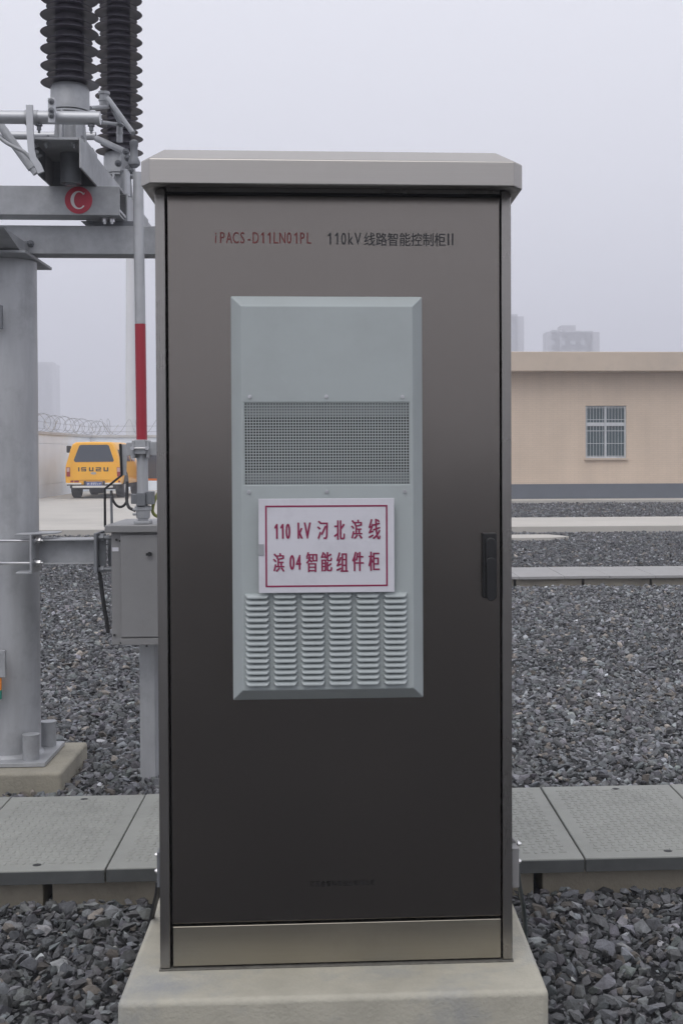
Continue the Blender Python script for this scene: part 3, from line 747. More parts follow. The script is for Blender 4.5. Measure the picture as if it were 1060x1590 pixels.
# pipes and brackets round the insulator feet
z1 = 2.730
tube1 = thing('earthing_shaft', (-1.2, 1.45, 2.7), 'horizontal silver tube passing in front of the nearer insulator flange', 'tube')
MB().tube([(-2.4, 1.45, z1), (-.912, 1.45, z1+.002)], .0262, 24).build('tube', M['alu'], tube1)
for px in (43, 57): MB().tube([(at(px-3, 183, 1.45).x, 1.45, z1), (at(px+3, 183, 1.45).x, 1.45, z1)], .030, 24).build('collar', M['galv'], tube1, smooth=30)
q = at(82, 176, 1.42)
MB().box(q.x-.014, q.x+.012, 1.408, 1.424, z1-.035, z1+.062).build('clamp', M['alu'], tube1, bevel=.002)
bolts([((q.x, 1.408, z1+dz+.012), (0, -1, 0), .008, .010) for dz in (-.02, .0, .035)], M['galv_dark'], tube1)
bolts([((at(px_b, 190, 1.45).x, 1.45, z1-.026), (0, 0, -1), .009, .022) for px_b in (61, 142)], M['galv_dark'], tube1)
tb = MB().tube([(-2.6, 2.3, 2.977), (-1.165, 2.3, 2.981)], .0200, 20)
tag(tb.build('connecting_tube', M['alu']), 'thinner silver tube running behind the nearer insulator pedestal', 'tube')
tb = MB().tube([at(-6, 185, 1.75), at(50, 262, 1.75)], .018, 16).tube([at(50, 262, 1.75), at(56, 270, 1.75)], .013, 10)
tag(tb.build('brace_tube', M['galv']), 'slanting grey brace tube left of the insulator pedestal', 'tube')
def band(pts, w, y0, y1): # bent flat strip: 2-D centre line in x,z with width, extruded in y
    L_, R_ = [], []
    for i, pnt in enumerate(pts):
        a = Vector(pts[max(i-1, 0)]); b = Vector(pts[min(i+1, len(pts)-1)]); d = (b-a).normalized(); nn = Vector((-d.y, d.x))
        L_.append(Vector(pnt)+nn*w/2); R_.append(Vector(pnt)-nn*w/2)
    return MB().prism([tuple(v) for v in L_+R_[::-1]], 'y', y0, y1)
cpts = [(at(a, b_, 1.42).x, at(a, b_, 1.42).z) for a, b_ in ((48, 165), (48.5, 185), (49, 210), (51, 235), (54, 248), (61, 258), (66, 270))]
arm1 = band(cpts, .026, 1.405, 1.413)
tag(arm1.build('bent_bracket', M['alu'], bevel=.001), 'bent flat silver bracket hanging from the horizontal tube down to the base', 'bracket')
cb = MB().tube([at(-8, 207, 1.6), at(8, 220, 1.6), at(22, 228, 1.6), at(38, 236, 1.6), at(50, 248, 1.6)], .008, 10)
tag(cb.build('cable', M['galv']), 'thin grey cable curving below the slanting brace tube', 'cable')

# linkage between tube end and vertical rod
lk = thing('linkage', (-.9, 1.75, 2.65), 'grey lever linkage of bearings and rods beside the farther insulator', 'linkage')
def cyl(px, y0, y1, rpx, Y, n=18):
    a, b_ = at(px, y0, Y), at(px, y1, Y); return (a, b_, rpx*(Y*K-CY)/FPX)
for (px, y0, y1, rp) in ((162, 147, 168, 7), (186, 196, 221, 4.5), (191, 236, 292, 3.2)):
    a, b_, r_ = cyl(px, y0, y1, rp, 1.85)
    mm = MB().tube([a, b_], r_, 18)
    if rp > 4: mm.tube([a+Vector((0, 0, .012)), a], r_*1.25, 18); mm.tube([a.lerp(b_, .35), a.lerp(b_, .5)], r_*1.2, 18)
    mm.build('bearing', M['galv'], lk, smooth=30)
MB().tube([at(168, 153, 1.83), at(207, 207, 1.75)], .011, 12).build('lever', M['galv'], lk)
MB().tube([at(172, 162, 1.86), at(188, 195, 1.80)], .009, 12).build('lever', M['galv_dark'], lk)
MB().tube([at(150, 215, 1.86), at(193, 235, 1.80)], .014, 12).build('lever', M['galv'], lk)
MB().tube([at(140, 168, 1.72), at(168, 166, 1.86)], .010, 10).build('lever', M['galv'], lk)
MB().tube([at(158, 190, 1.72), at(192, 194, 1.84)], .008, 10).build('lever', M['galv'], lk)
a = at(198, 262, 1.80)
MB().box(a.x-.02, a.x+.012, 1.79, 1.80, a.z-.10, a.z+.07).build('plate', M['galv'], lk, bevel=.002)
a = at(198, 285, 1.76)
MB().tube([(a.x-.006, 1.76, a.z-.055), (a.x-.006, 1.76, a.z+.06)], .018, 14).build('spring_tube', M['alu'], lk)
bolts([(at(px, py, 1.77), (0, -1, 0), .010, .014) for px, py in ((184, 254), (196, 236), (199, 246), (200, 262), (203, 265), (192, 268))], M['galv_dark'], lk)

# vertical operating rod with its red band and coupler
rod = thing('operating_rod', (-.80, 1.62, 1.118), 'vertical grey operating rod with a red painted band, left of the cabinet', 'rod')
YR = 1.62; PXM = (YR*K-CY)/FPX
def rp(px, py): return at(px, py, YR)
MB().tube([rp(214.5, 268), rp(218, 503)], 8.0*PXM, 28).build('upper_tube', M['galv_post'], rod)
MB().tube([rp(218, 503.2), rp(220.4, 683)], 8.15*PXM, 28).build('red_band', M['red_paint'], rod)
MB().tube([rp(221, 700), rp(222, 770)], 8.6*PXM, 28).build('lower_tube', M['galv_post'], rod)
a = rp(208.5, 248); r0 = PXM
bt = MB().lathe([(4.5*r0, a.z-12*r0), (9*r0, a.z-8*r0), (9.5*r0, a.z-4*r0), (6.0*r0, a.z+4*r0), (5.5*r0, a.z+20*r0), (6.5*r0, a.z+22*r0), (6.5*r0, a.z+28*r0), (3*r0, a.z+30*r0)], a.x, YR, 24)
bt.build('boot', M['galv_dark'], rod, smooth=40)
c_ = MB(); a = rp(220.5, 696)
c_.box(a.x-8.5*r0, a.x+8.5*r0, YR-.030, YR+.03, a.z-9*r0, a.z+13*r0)
c_.box(a.x-22*r0, a.x-9*r0, YR-.018, YR+.02, a.z-11*r0, a.z+9*r0); c_.box(a.x+9*r0, a.x+24*r0, YR-.018, YR+.02, a.z-11*r0, a.z+10*r0)
c_.box(a.x-13*r0, a.x-8.6*r0, YR-.026, YR+.02, a.z-15*r0, a.z+12*r0); c_.box(a.x+8.6*r0, a.x+13*r0, YR-.026, YR+.02, a.z-15*r0, a.z+12*r0)
c_.build('coupler', M['galv'], rod, bevel=.003)
MB().tube([a+Vector((-10*r0, -.036, 0)), a+Vector((10*r0, -.036, 0))], .0045, 10).tube([a+Vector((-11*r0, -.026, 0)), a+Vector((-11*r0, -.04, 0))], .009, 6).tube([a+Vector((11*r0, -.026, 0)), a+Vector((11*r0, -.04, 0))], .009, 6).build('clamp_bolt', M['bolt'], rod)
c_ = MB(); a = rp(222, 776)
c_.box(a.x-8*r0, a.x+6*r0, YR-.028, YR+.03, a.z-9*r0, a.z+11*r0); c_.box(a.x+6.2*r0, a.x+17*r0, YR-.02, YR+.02, a.z-7*r0, a.z+13*r0); c_.box(a.x-17*r0, a.x-8.2*r0, YR-.015, YR+.02, a.z-6*r0, a.z+9*r0)
c_.build('lower_clamp', M['galv_dark'], rod, bevel=.003)
a = rp(222.5, 795)
hb = MB(); hb.lathe([(9.5*r0, a.z-10*r0), (10.5*r0, a.z-8*r0), (11*r0, a.z+2*r0), (13*r0, a.z+3*r0), (13*r0, a.z+8*r0), (10*r0, a.z+10*r0)], a.x, YR, 10)
hb.box(a.x-12*r0, a.x+12*r0, YR-.03, YR+.03, 1.1185, a.z-13*r0); hb.lathe([(8*r0, a.z-13*r0), (8*r0, a.z-10*r0)], a.x, YR, 16)
for dz in (-3, 4): hb.tube([(a.x-15*r0, YR-.01, a.z+dz*r0), (a.x-9*r0, YR-.01, a.z+dz*r0)], .006, 8)
hb.build('gear_housing', M['galv'], rod, bevel=.002, smooth=30)

# mechanism box hung on the post by a channel arm
mb = thing('mechanism_box', (-.68, 1.70, 0), 'grey steel mechanism box on a square leg, half hidden by the cabinet', 'equipment box')
MB().box(-.914, -.45, 1.565, 1.86, .622, 1.086).build('body', M['box_steel'], mb, bevel=.004)
MB().box(-.875, -.47, 1.556, 1.5645, .655, 1.078).build('door', M['box_steel'], mb, bevel=.004)
MB().box(-.878, -.47, 1.558, 1.5645, .6235, .6505).build('sill', M['box_steel'], mb, bevel=.002)
MB().box(-.935, -.43, 1.545, 1.885, 1.0865, 1.1175).build('lid', M['box_steel'], mb, bevel=.004)
q = at(233, 860, 1.556)
MB().tube([(q.x, 1.5565, q.z), (q.x, 1.545, q.z)], .009, 14).box(q.x-.013, q.x+.010, 1.541, 1.5448, q.z-.006, q.z+.005).build('latch', M['black_plastic'], mb)
q = at(179.5, 853, 1.564)
MB().box(q.x-.013, q.x+.013, 1.5632, 1.5646, q.z-.008, q.z+.008).build('label_plate', M['sign_white'], mb)
MB().box(-.832, -.766, 1.69, 1.755, -.05, .6215).build('leg', M['galv_post'], mb, bevel=.005)
for px, py in ((181, 838), (187, 840), (178, 986), (188, 998), (228, 1003)): MB().tube([at(px, py, 1.565), at(px, py, 1.558)], .005, 8).build('rivet', M['black_plastic'], mb)

am = thing('mounting_arm', (-1.1, 1.62, .9), 'grey channel arm clamped to the post with bolts, holding the mechanism box', 'bracket')
zT, zB = at(100, 838, 1.60).z, at(100, 877, 1.60).z
c_ = channel_x(-1.235, -.975, 1.645, 1.70, zB, zT, .006)
c_.box(-1.235, -.975, 1.612, 1.6449, zT-.006, zT); c_.box(-1.235, -.975, 1.612, 1.6449, zB, zB+.006); c_.build('arm', M['galv'], am, bevel=.0015)
q0, q1 = at(30, 828, 1.60), at(53, 890, 1.60)
c_ = MB(); c_.box(q1.x-.008, q1.x, 1.575, 1.70, q1.z, q0.z); c_.box(q1.x-.065, q1.x-.0081, 1.575, 1.64, q0.z-.008, q0.z); c_.box(q1.x-.065, q1.x-.0081, 1.575, 1.64, q1.z, q1.z+.008)
c_.prism([(q1.x, 1.575), (q1.x+.085, 1.64), (q1.x+.085, 1.70), (q1.x, 1.70)], 'z', q0.z-.007, q0.z-.001)
c_.build('clamp_channel', M['galv'], am, bevel=.002)
for py in (842, 877):
    zz = at(40, py, 1.57).z
    u = MB().tube([(-1.525, 1.76, zz), (-1.524, 1.70, zz), (-1.49, 1.66, zz), (-1.42, 1.635, zz), (-1.34, 1.61, zz+.002), (-1.20, 1.60, zz+.004)], .0058, 10)
    u.tube([(-1.21, 1.60, zz+.004), (-1.226, 1.601, zz+.004)], .012, 6); u.tube([(-1.226, 1.601, zz+.004), (-1.236, 1.602, zz+.004)], .016, 12)
    u.build('u_bolt', M['bolt'], am)
fp = MB(); q0, q1 = at(152, 828, 1.57), at(162, 890, 1.57)
fp.box(-.986, -.974, 1.57, 1.70, q1.z, q0.z); fp.box(-.973, -.945, 1.60, 1.606, q1.z+.004, q0.z-.004); fp.box(-.944, -.9145, 1.63, 1.70, q1.z+.02, q0.z-.02)
fp.build('end_plate', M['galv_dark'], am, bevel=.002)
for py in (835, 884):
    bb = MB(); a = at(164, py, 1.59); bb.tube([(-.972, 1.592, a.z), (-.915, 1.592, a.z)], .009, 8).tube([(-.963, 1.592, a.z), (-.95, 1.592, a.z)], .016, 6); bb.build('bolt', M['galv_dark'], am)
cb = MB().tube([at(153, 878, 1.6), at(157, 905, 1.6), at(161, 935, 1.6), at(166, 965, 1.6), at(168, 983, 1.6)], .0085, 10)
tag(cb.build('cable', M['cable_black']), 'black cable hanging beside the mechanism box over gravel', 'cable')
# bent black bar and grey flap standing on the lid, with a hose
fl = thing('cable_guard', (-.94, 1.66, 1.118), 'grey flap with a bent black edge standing at the mechanism box lid', 'guard')
Yg = 1.70
MB().tube([at(187, 689, Yg), at(189, 738, Yg), at(163, 759, Yg), at(163.5, 818, Yg)], .0055, 8).build('edge_bar', M['black_plastic'], fl)
vs = [at(188, 690, Yg+.003), at(198, 690, Yg+.003), at(196, 738, Yg+.003), at(190, 738, Yg+.003)]
fm = MB(); fm.add(vs + [v+Vector((0, .005, 0)) for v in vs], [(0,1,2,3), (7,6,5,4), (0,4,5,1), (1,5,6,2), (2,6,7,3), (3,7,4,0)]); fm.build('flap', M['galv'], fl)
MB().tube([at(173, 764, Yg), at(174, 818, Yg)], .0055, 8).build('stay', M['galv_dark'], fl)
hs_ = MB().tube([at(173, 762, 1.69), at(176, 777, 1.68), at(183, 786, 1.68), at(191, 786, 1.68), at(197, 778, 1.68), at(198, 764, 1.68), at(197.5, 748, 1.68)], .0055, 10)
tag(hs_.build('hose', M['cable_black']), 'thin black hose hanging in a loop beside the rod foot', 'hose')
hs_ = MB().tube([at(198, 748, 1.66), at(197, 775, 1.65), at(200, 787, 1.64), at(206, 791, 1.63), at(211, 793, 1.63)], .0065, 10)
tag(hs_.build('hose', M['cable_black']), 'short black hose bending into the gear housing of the rod', 'hose')
hs_ = MB().tube([at(246, 765, 1.66), at(240, 778, 1.65), at(237, 792, 1.65), at(241, 800, 1.65), at(250, 803, 1.66)], .007, 10)
tag(hs_.build('hose', M['cable_yg']), 'yellow green cable loop between the rod foot and the cabinet', 'cable')

# ================================================================== PICKUP TRUCK
TX, TY, TZ = at(145, 740, 22.55).x, 22.55, .12
YREF = TY
tr = thing('pickup_truck', (TX, TY, TZ), 'yellow pickup truck with a canopy parked on the concrete yard, seen from behind', 'pickup truck')
def half(z_roof, w_roof, w_sh, z_belt=1.02, w=.785):
    return [(w*.93, .40), (w, .46), (w+.012, .66), (w+.006, .90), (w-.02, z_belt), (w_sh, z_roof-.22), (w_roof+.06, z_roof-.07), (w_roof-.04, z_roof-.012), (0, z_roof)]
secs = [(0.0, half(1.625, .50, .635)), (.05, half(1.65, .53, .655)), (.5, half(1.655, .54, .66)), (2.0, half(1.655, .54, .66)), (2.6, half(1.65, .54, .655)), (3.0, half(1.62, .52, .64)),
        (3.75, half(1.10, .62, .74, .95)), (4.3, half(1.02, .62, .72, .92)), (4.75, half(.92, .6, .70, .85, .79))]
bm_ = MB(); n = None
allr = []
for y, hp in secs:
    rg = [(x, z) for x, z in hp] + [(-x, z) for x, z in hp[-2::-1]]
    n = len(rg); allr += [(TX+x, TY+y, TZ+z) for x, z in rg]
fs = [(i*n+j, i*n+(j+1) % n, (i+1)*n+(j+1) % n, (i+1)*n+j) for i in range(len(secs)-1) for j in range(n)]
fs += [tuple(range(n)), tuple(range((len(secs)-1)*n, len(secs)*n))]
bm_.add(allr, fs); body = bm_.build('body', M['truck_yellow'], tr, bevel=.03, seg=3, smooth=40)
def tq(px, py): v = at(px, py, TY); return (v.x, v.z)
# tailgate proud of the body, window, letters
tg = MB().prism([tq(112, 746), tq(183, 745), tq(181, 719), tq(113.5, 719.5)], 'y', TY-.022, TY-.001); tg = tg.build('tailgate', M['truck_yellow'], tr, bevel=.012)
MB().prism([tq(117, 717.5), tq(176, 717), tq(177.3, 715), tq(169.5, 692), tq(167, 690.5), tq(126, 690.8), tq(123.5, 692.3), tq(115, 714.5)], 'y', TY-.016, TY+.01).build('rear_window', M['dark_glass'], tr, bevel=.004)
wf = [tq(114, 719), tq(179, 718.5), tq(180, 715), tq(171.5, 690.5), tq(168, 688.7), tq(125, 689), tq(121.5, 691), tq(112.5, 714.5)]
MB().prism(wf, 'y', TY-.012, TY-.002).build('window_frame', M['truck_yellow'], tr, bevel=.004)
L = MB()
for ch, a, b_ in (('I', 122.0, 124.0), ('S', 126.5, 134.5), ('U', 138.8, 145.8), ('Z', 149.3, 157.5), ('U', 161.3, 168.8)):
    x0, zb_ = tq(a, 731.9); x1, zt_ = tq(b_, 725.5); y_ = TY-.0228; t_ = .028
    def bar(u0, u1, v0, v1): L.box(x0+(x1-x0)*u0, x0+(x1-x0)*u1, y_, y_+.002, zb_+(zt_-zb_)*v0, zb_+(zt_-zb_)*v1)
    if ch == 'I': bar(0, 1, 0, 1)
    if ch == 'U': bar(0, .29, .28, 1); bar(.71, 1, .28, 1); bar(0, 1, 0, .27)
    if ch == 'S': bar(0, 1, 0, .24); bar(0, 1, .38, .62); bar(.06, 1, .76, 1); bar(0, .25, .62, .76); bar(.75, 1, .24, .38)
    if ch == 'Z': bar(0, 1, 0, .24); bar(0, 1, .38, .62); bar(0, 1, .76, 1); bar(.75, 1, .62, .76); bar(0, .25, .24, .38)
L.build('lettering', M['black_ink'], tg, smooth=0)
bx, bz = tq(145.7, 734.8)
MB().lathe([(.001, bz-.03), (.001, bz-.03)], bx, TY, 3) if False else None
el = MB().prism([(bx+.085*math.cos(t*math.pi/12), bz+.036*math.sin(t*math.pi/12)) for t in range(24)], 'y', TY-.030, TY-.0225); el.build('handle', M['rim'], tg, bevel=.003)
for x_a, x_b in ((103.8, 109.2), (182, 188)):
    (xa, za), (xb, zb_) = tq(x_a, 740), tq(x_b, 725.5)
    lm = MB().box(xa, xb, TY-.020, TY+.12, za, zb_).build('taillight', M['lamp_red'], tr, bevel=.008)
    MB().box(xa+.012, xb-.012, TY-.023, TY-.0202, za+(zb_-za)*.52, zb_-.012).build('lens', M['lamp_clear'], lm)
(xa, za), (xb, zb_) = tq(103, 752.3), tq(188, 749.5)
bp_ = MB(); bp_.box(xa, tq(127, 752)[0], TY-.10, TY+.1, za, zb_); bp_.box(tq(164, 752)[0], xb, TY-.10, TY+.1, za, zb_); bp_.box(tq(114, 757)[0], tq(176, 757)[0], TY-.13, TY-.02, tq(120, 757.3)[1], tq(120, 754.3)[1])
bp_.build('bumper', M['bumper_white'], tr, bevel=.01)
st = MB()
(xa, za), (xb, zb_) = tq(104, 754), tq(186, 747.5)
st.box(tq(104.5, 754)[0], tq(186, 754)[0], TY-.03, TY+.05, tq(110, 754)[1], tq(110, 752.5)[1]); st.box(tq(131, 754)[0], tq(134, 754)[0], TY-.06, TY+.02, tq(131, 754)[1], tq(131, 747)[1]); st.box(tq(160, 754)[0], tq(163.5, 754)[0], TY-.06, TY+.02, tq(131, 754)[1], tq(131, 747)[1])
st.build('bumper_step', M['underbody'], tr)
for a, b_ in ((110, 114.5), (116, 123), (184, 187)): MB().box(tq(a, 749)[0], tq(b_, 749)[0], TY-.012, TY+.02, tq(a, 749)[1], tq(a, 746.2)[1]).build('reflector', M['lamp_red'], tr)
lp = MB().box(tq(134.5, 754)[0], tq(159.5, 754)[0], TY-.075, TY-.065, tq(140, 754.5)[1], tq(140, 747.8)[1]).build('license_plate', M['plate_blue'], tr)
pm = MB()
for a, b_, t, bt in ((137, 139.8, 749.8, 753), (142.5, 145, 749.3, 753), (146, 148.4, 749.3, 753), (149.4, 151, 749.3, 753), (152.5, 153.8, 750.3, 752.8), (155.5, 157.5, 749.6, 752.6)):
    x0, z0 = tq(a, bt); x1, z1_ = tq(b_, t); w_ = (x1-x0)*.32; hh = (z1_-z0)
    pm.box(x0, x0+w_, TY-.0765, TY-.075, z0, z1_); pm.box(x0+w_, x1, TY-.0765, TY-.075, z1_-hh*.28, z1_); pm.box(x0+w_, x1, TY-.0765, TY-.075, z0+hh*.32, z0+hh*.55)
pm.build('worn_marking', M['sign_white'], lp, smooth=0)
ub_ = MB(); ub_.box(TX-.62, TX+.62, TY+.1, TY+4.4, TZ+.27, TZ+.43); ub_.box(TX-.66, TX+.66, TY-.02, TY+.06, TZ+.30, TZ+.40)
ub_.lathe([(.0, 0)], 0, 0, 3) if False else None
ub_.tube([(TX-.6, TY+.95, TZ+.30), (TX-.12, TY+.95, TZ+.30), (TX+.12, TY+.95, TZ+.30), (TX+.6, TY+.95, TZ+.30)], .06, 10)
ub_.tube([(TX-.14, TY+.9, TZ+.27), (TX+.14, TY+.9, TZ+.27)], .15, 12)
ub_.build('underbody', M['underbody'], tr)
for sx_ in (-1, 1):
    for yy in (.95, 3.75):
        xo, xi = TX+sx_*.765, TX+sx_*.53
        w_ = MB().tube([(xi, TY+yy, TZ+.335), (xi+sx_*.02, TY+yy, TZ+.335), (xo-sx_*.03, TY+yy, TZ+.335), (xo, TY+yy, TZ+.335)], .33, 28, radii=[.31, .335, .335, .305]).build('wheel', M['tyre'], tr)
        MB().tube([(xo-sx_*.01, TY+yy, TZ+.335), (xo+sx_*.004, TY+yy, TZ+.335)], .2, 20).build('rim', M['rim'], w_)
        arc = [(TY+yy+.41*math.cos(k*math.pi/14), TZ+.40+.37*math.sin(k*math.pi/14)) for k in range(15)]
        MB().prism(arc, 'x', TX+sx_*.775, TX+sx_*.804).build('wheel_arch', M['underbody'], tr)
for sx_ in (-1, 1):
    for (ya, yb_) in ((.25, 1.05), (1.15, 2.0), (2.2, 2.95)):
        a0_ = (TX+sx_*.787, TZ+1.08); a1_ = (TX+sx_*.672, TZ+1.43); a2_ = (TX+sx_*.60, TZ+1.43)
        vs = [(TX+sx_*.768, TY+ya, TZ+1.07), (TX+sx_*.768, TY+yb_, TZ+1.07), (TX+sx_*.683, TY+yb_-.04, TZ+1.42), (TX+sx_*.683, TY+ya+.04, TZ+1.42)]
        mm = MB(); mm.add(vs + [(x-sx_*.03, y, z) for x, y, z in vs], [(0,1,2,3), (7,6,5,4), (0,4,5,1), (1,5,6,2), (2,6,7,3), (3,7,4,0)]); mm.build('side_window', M['dark_glass'], tr)
# front door swung open on the right side
dv = at(236, 720, TY+2.9); 
dr = MB(); hx, hy = TX+.80, TY+3.25; ang = math.radians(62)
def dpt(t, z): return (hx+t*math.sin(ang), hy-t*math.cos(ang), TZ+z)
prof = [(0, .45), (.95, .45), (1.0, .7), (1.0, 1.02), (.72, 1.50), (.25, 1.52), (0, 1.05)]
vs = [dpt(t, z) for t, z in prof]; nv = Vector((math.cos(ang), math.sin(ang), 0))*.07
m_ = len(prof)
dr.add([tuple(Vector(v)+nv) for v in vs] + vs, [tuple(range(m_)), tuple(range(m_, 2*m_))[::-1]] + [(i, (i+1) % m_, m_+(i+1) % m_, m_+i) for i in range(m_)])
dr = dr.build('door', M['truck_orange'], tr, bevel=.015)
vs = [Vector(dpt(t, z))-nv*.08 for t, z in ((.08, .52), (.82, .52), (.85, 1.0), (.62, 1.42), (.22, 1.42), (.08, 1.05))]
mm = MB(); mm.add(vs + [v+nv*.06 for v in vs], [tuple(range(6)), tuple(range(6, 12))[::-1]] + [(i, (i+1) % 6, 6+(i+1) % 6, 6+i) for i in range(6)]); mm.build('door_lining', M['dark_glass'], dr)
for sx_ in (-1,):
    q = at(108.5, 697, TY+3.0/K)
    MB().box(q.x-.09, q.x+.05, TY+2.95, TY+3.05, q.z-.12, q.z+.10).build('mirror', M['black_plastic'], tr, bevel=.02)
YREF = None

# ================================================================== BOUNDARY WALLS, RAZOR WIRE, MAST
WX, WY, WH = -8.80, 28.1, 2.06
def panel_wall(name, p0, p1, label):
    p0, p1 = Vector(p0), Vector(p1); d = (p1-p0).normalized(); nn = Vector((-d.y, d.x, 0)); Lw = (p1-p0).length
    t = thing(name, p0, label, 'wall')
    def seg(m, a, b_, o0, o1, z0, z1):
        q = [p0+d*a+nn*o0, p0+d*b_+nn*o0, p0+d*b_+nn*o1, p0+d*a+nn*o1]
        m.add([(v.x, v.y, z0) for v in q]+[(v.x, v.y, z1) for v in q], [(3,2,1,0),(4,5,6,7),(0,1,5,4),(1,2,6,5),(2,3,7,6),(3,0,4,7)])
    m = MB(); k = 0.0
    for z0, z1 in ((.0, .505), (.512, 1.73), (1.737, WH-.06)):
        k = 0
        while k < Lw: seg(m, k, min(k+5.99, Lw), 0, .2, z0, z1); k += 6
    m.build('panels', M['boundary'], t, bevel=.004)
    c = MB(); seg(c, 0, Lw, -.05, .25, WH-.0595, WH+.03); c.build('coping', M['coping'], t, bevel=.01)
    return t
panel_wall('boundary_wall', (WX, 31, 0), (WX, 8, 0), 'pale concrete boundary wall running away along the yard left side')
# the panel normal of the back wall points away from the yard
panel_wall('boundary_wall', (WX+.0, WY, 0), (30, WY, 0), 'pale concrete boundary wall closing the yard behind the pickup truck')
def razor(p0, p1, r, label, n_per_m=2.4, posts=2.6):
    p0, p1 = Vector(p0), Vector(p1); d = (p1-p0); Lw = d.length; d.normalize(); nn = Vector((-d.y, d.x, 0))
    t = thing('razor_wire', p0, label, 'razor wire')
    turns = int(Lw*n_per_m); pts = []
    for k in range(turns*16+1):
        a = 2*math.pi*k/16; s_ = Lw*k/(turns*16)
        jit = 1+.06*math.sin(s_*3.1)
        pts.append(p0+d*(s_+.18*math.sin(a*.5)) + nn*(r*jit*math.cos(a)) + Vector((0, 0, r+.03+r*jit*math.sin(a))))
    MB().tube(pts, .0075, 4).build('coil', M['wire'], t)
    for z in (.12, r+.05): MB().tube([p0+Vector((0, 0, z)), p1+Vector((0, 0, z))], .006, 4).build('line_wire', M['wire'], t)
    k = .6
    while k < Lw:
        b_ = p0+d*k
        MB().tube([b_+nn*.26+d*.2+Vector((0, 0, r*1.4)), b_, b_-nn*.26-d*.2+Vector((0, 0, r*1.4))], .016, 6).build('bracket', M['coping'], t)
        k += posts
razor((WX-.1, 30.5, WH+.03), (WX-.1, 14, WH+.03), .27, 'coiled razor wire on V brackets along the left boundary wall', 2.0, 2.5)
razor((WX+.3, WY+.1, WH+.03), (-2.5, WY+.1, WH+.03), .27, 'coiled razor wire along the boundary wall behind the truck', 2.0, 2.5)
q = at(117.5, 685.5, WY-.45)
fl_ = thing('floodlight', (q.x, WY-.42, q.z), 'small dark framed floodlight beside the wall corner above the truck', 'floodlight')
x0, x1 = at(109, 685, WY-.45).x, at(126, 685, WY-.45).x; z0, z1_ = at(117, 693, WY-.45).z, at(117, 678.5, WY-.45).z
m = MB(); m.box(x0, x0+.04, WY-.5, WY-.4, z0, z1_); m.box(x1-.04, x1, WY-.5, WY-.4, z0, z1_); m.box(x0+.04, x1-.04, WY-.5, WY-.4, z1_-.04, z1_); m.box(x0+.04, x1-.04, WY-.5, WY-.4, z0, z0+.03); m.box(x0+.04, x1-.04, WY-.42, WY-.40, z0+.03, z1_-.04)
m.box((x0+x1)/2-.04, (x0+x1)/2+.04, WY-.40, WY-.02, (z0+z1_)/2-.03, (z0+z1_)/2+.03)
m.build('housing', M['galv_dark'], fl_)
MB().box(x0+.041, x1-.041, WY-.46, WY-.44, z0+.031, z1_-.041).build('pane', M['pane_bright'], fl_)
ms = thing('lightning_mast', (-7.9, 33, 0), 'slim pale grey mast rising beyond the boundary wall', 'mast')
a0, a1 = at(203.8, 690, 33), at(203.8, 372, 33)
MB().tube([(a0.x, 33, 0), (a0.x, 33, 4), (a1.x, 33, a1.z)], .21, 20).build('pole', M['mast_grey'], ms)
MB().lathe([(.4, 0), (.4, .05), (.24, .06)], a0.x, 33, 20).build('base_plate', M['mast_grey'], ms)

# ================================================================== BUILDING ON THE RIGHT
bl = thing('substation_building', (12, 21.5, 0), 'low beige tiled building with a flat parapet and one barred window', 'building')
BX0, BX1, BY0, BY1 = 1.2, 26, 21.5, 27.6
wx0, wx1, wz0, wz1 = 7.163, 8.335, 1.243, 2.735
wl = MB()
wl.box(BX0, wx0, BY0, BY0+.24, .516, 3.683); wl.box(wx1, BX1, BY0, BY0+.24, .516, 3.683)
wl.box(wx0, wx1, BY0, BY0+.24, .516, wz0); wl.box(wx0, wx1, BY0, BY0+.24, wz1, 3.683)
wl.box(BX0, BX0+.24, BY0+.24, BY1, .516, 3.683); wl.box(BX1-.24, BX1, BY0+.24, BY1, .516, 3.683); wl.box(BX0+.24, BX1-.24, BY1-.24, BY1, .516, 3.683)
wl.build('wall', M['tile'], bl, smooth=0)
MB().box(BX0-.03, BX1+.03, BY0-.03, BY1+.03, -.05, .5155).build('dado', M['plaster_grey'], bl, bevel=.004)
MB().box(BX0-.35, BX1+.35, BY0-.35, BY1+.35, 3.6835, 4.225).build('parapet', M['parapet'], bl, bevel=.02)
win = MB(); w_ = .042; yw0, yw1 = BY0+.035, BY0+.10
mx_ = (wx0+wx1)/2; tz = wz0+(wz1-wz0)*.655
for a, b_, c, d in ((wx0, wx0+w_, wz0, wz1), (wx1-w_, wx1, wz0, wz1), (wx0+w_, wx1-w_, wz1-w_*.7, wz1), (wx0+w_, wx1-w_, wz0, wz0+w_), (wx0+w_, wx1-w_, tz-.06, tz+.04), (mx_-.028, mx_+.028, wz0+w_, tz-.06), (mx_-.028, mx_+.028, tz+.04, wz1-w_*.7)):
    win.box(a, b_, yw0, yw1, c, d)
win = win.build('window', M['win_white'], bl, bevel=.004)
MB().box(wx0+.035, wx1-.035, BY0+.075, BY0+.085, wz0+.035, wz1-.025).build('pane', M['win_glass'], win)
gb = MB()
nb = 13
for k in range(nb):
    x = wx0+.055+(wx1-wx0-.11)*k/(nb-1); gb.tube([(x, BY0+.02, wz0+.01), (x, BY0+.02, wz1-.01)], .0048, 6)
for z in (wz0+.06, wz0+.42, tz-.20, tz+.12, wz1-.06): gb.box(wx0+.03, wx1-.03, BY0+.010, BY0+.0115, z-.007, z+.007)
gb.build('bars', M['win_white'], win)
MB().box(wx0-.04, wx1+.04, BY0-.05, BY0-.002, wz0-.05, wz0-.004).build('sill', M['parapet'], win)
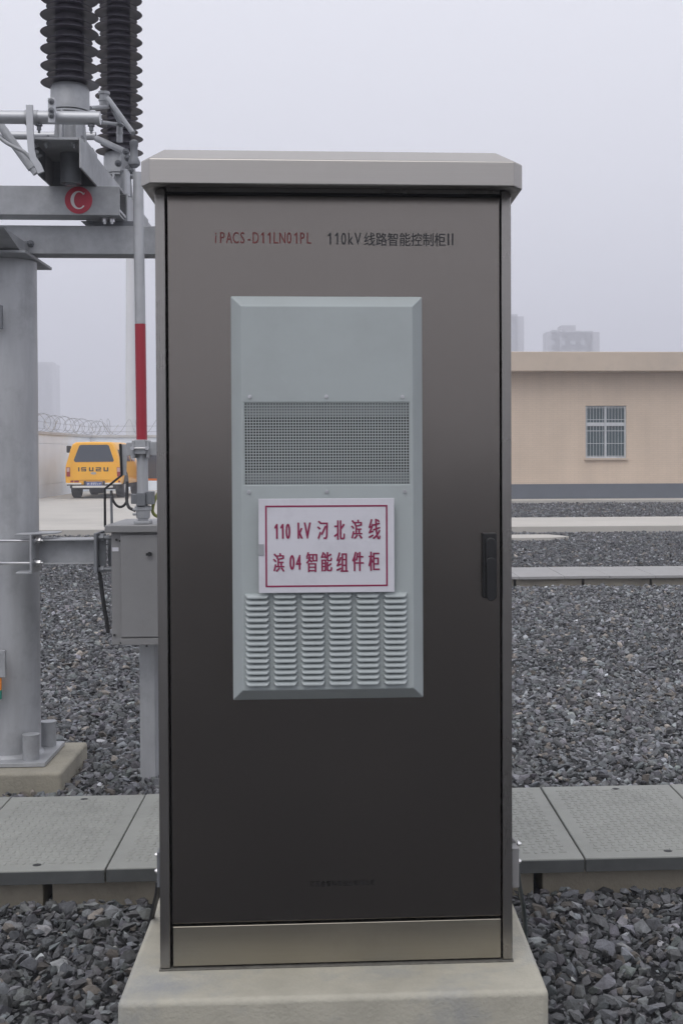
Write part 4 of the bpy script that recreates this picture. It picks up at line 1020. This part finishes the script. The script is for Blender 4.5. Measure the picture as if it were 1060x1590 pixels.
rm = MB().box(BX0+.3, BX1-.3, BY0+.3, BY1-.3, .516, .53).build('floor_slab', M['plaster_grey'], bl)
ap = MB().box(BX0-.6, BX1+.6, BY0-.75, BY0-.035, -.05, .10)
tag(ap.build('pavement', M['pale_concrete'], bevel=.01), None, None, None, 'structure')

# ================================================================== FAR TOWERS IN THE HAZE
def tower(label, Y, boxes, floors=14):
    x0 = min(b[0] for b in boxes); x1 = max(b[1] for b in boxes)
    t = thing('tower_block', ((x0+x1)/2, Y, 0), label, 'tower block', 'hazy tower blocks')
    m = MB()
    for a, b_, z in boxes: m.box(a, b_, Y, Y+5, -.02, z)
    m.build('wall', M['tower'], t, smooth=0)
    bal = MB(); zt = boxes[0][2]
    wn = MB()
    for f in range(1, int(zt/3)):
        z = f*3
        k = x0+1.2
        while k < x1-2.4:
            wn.box(k, k+1.5, Y-.06, Y-.02, z+.9, z+2.3); k += 3.4
    o = wn.build('windows', M['tower_window'], t, smooth=0); o.name = 'window_rows'; o['kind'] = 'stuff'
    return t
YT = 270
def tx(px, Y): return at(px, 520, Y).x
def tz_(py, Y): return at(880, py, Y).z
tower('stepped hazy tower block above the beige building, whole width visible', YT, [(tx(848, YT), tx(930, YT), tz_(515.5, YT)), (tx(856, YT), tx(869, YT), tz_(512.5, YT)), (tx(871, YT), tx(893, YT), tz_(505, YT)), (tx(893.2, YT), tx(920, YT), tz_(513.5, YT))])
tower('hazy tower block with its left side hidden by the cabinet', 290, [(tx(770, 290), tx(813, 290), tz_(491.5, 290)), (tx(780, 290), tx(803, 290), tz_(488, 290))])
tower('faintest hazy tower block at left between the post and the rod', 400, [(at(40, 600, 400).x, at(88, 600, 400).x, at(70, 566, 400).z), (at(56, 600, 400).x, at(82, 600, 400).x, at(70, 562, 400).z)])

# ================================================================== HAZE
hz = MB().box(-520, 520, -270, 720, -1.2, 96)
ho = hz.build('haze', M['soil'], smooth=0)
hm = bpy.data.materials.new('haze_air'); hm.use_nodes = True
nn_ = hm.node_tree.nodes; nn_.clear()
o_ = nn_.new('ShaderNodeOutputMaterial'); pv = nn_.new('ShaderNodeVolumePrincipled')
pv.inputs['Color'].default_value = (0.93, 0.94, 1.0, 1); pv.inputs['Density'].default_value = 0.0030; pv.inputs['Anisotropy'].default_value = 0.1
hm.node_tree.links.new(pv.outputs[0], o_.inputs['Volume'])
ho.data.materials.clear(); ho.data.materials.append(hm)
tag(ho, 'thin grey haze filling the air over the whole yard', 'haze', None, 'stuff')
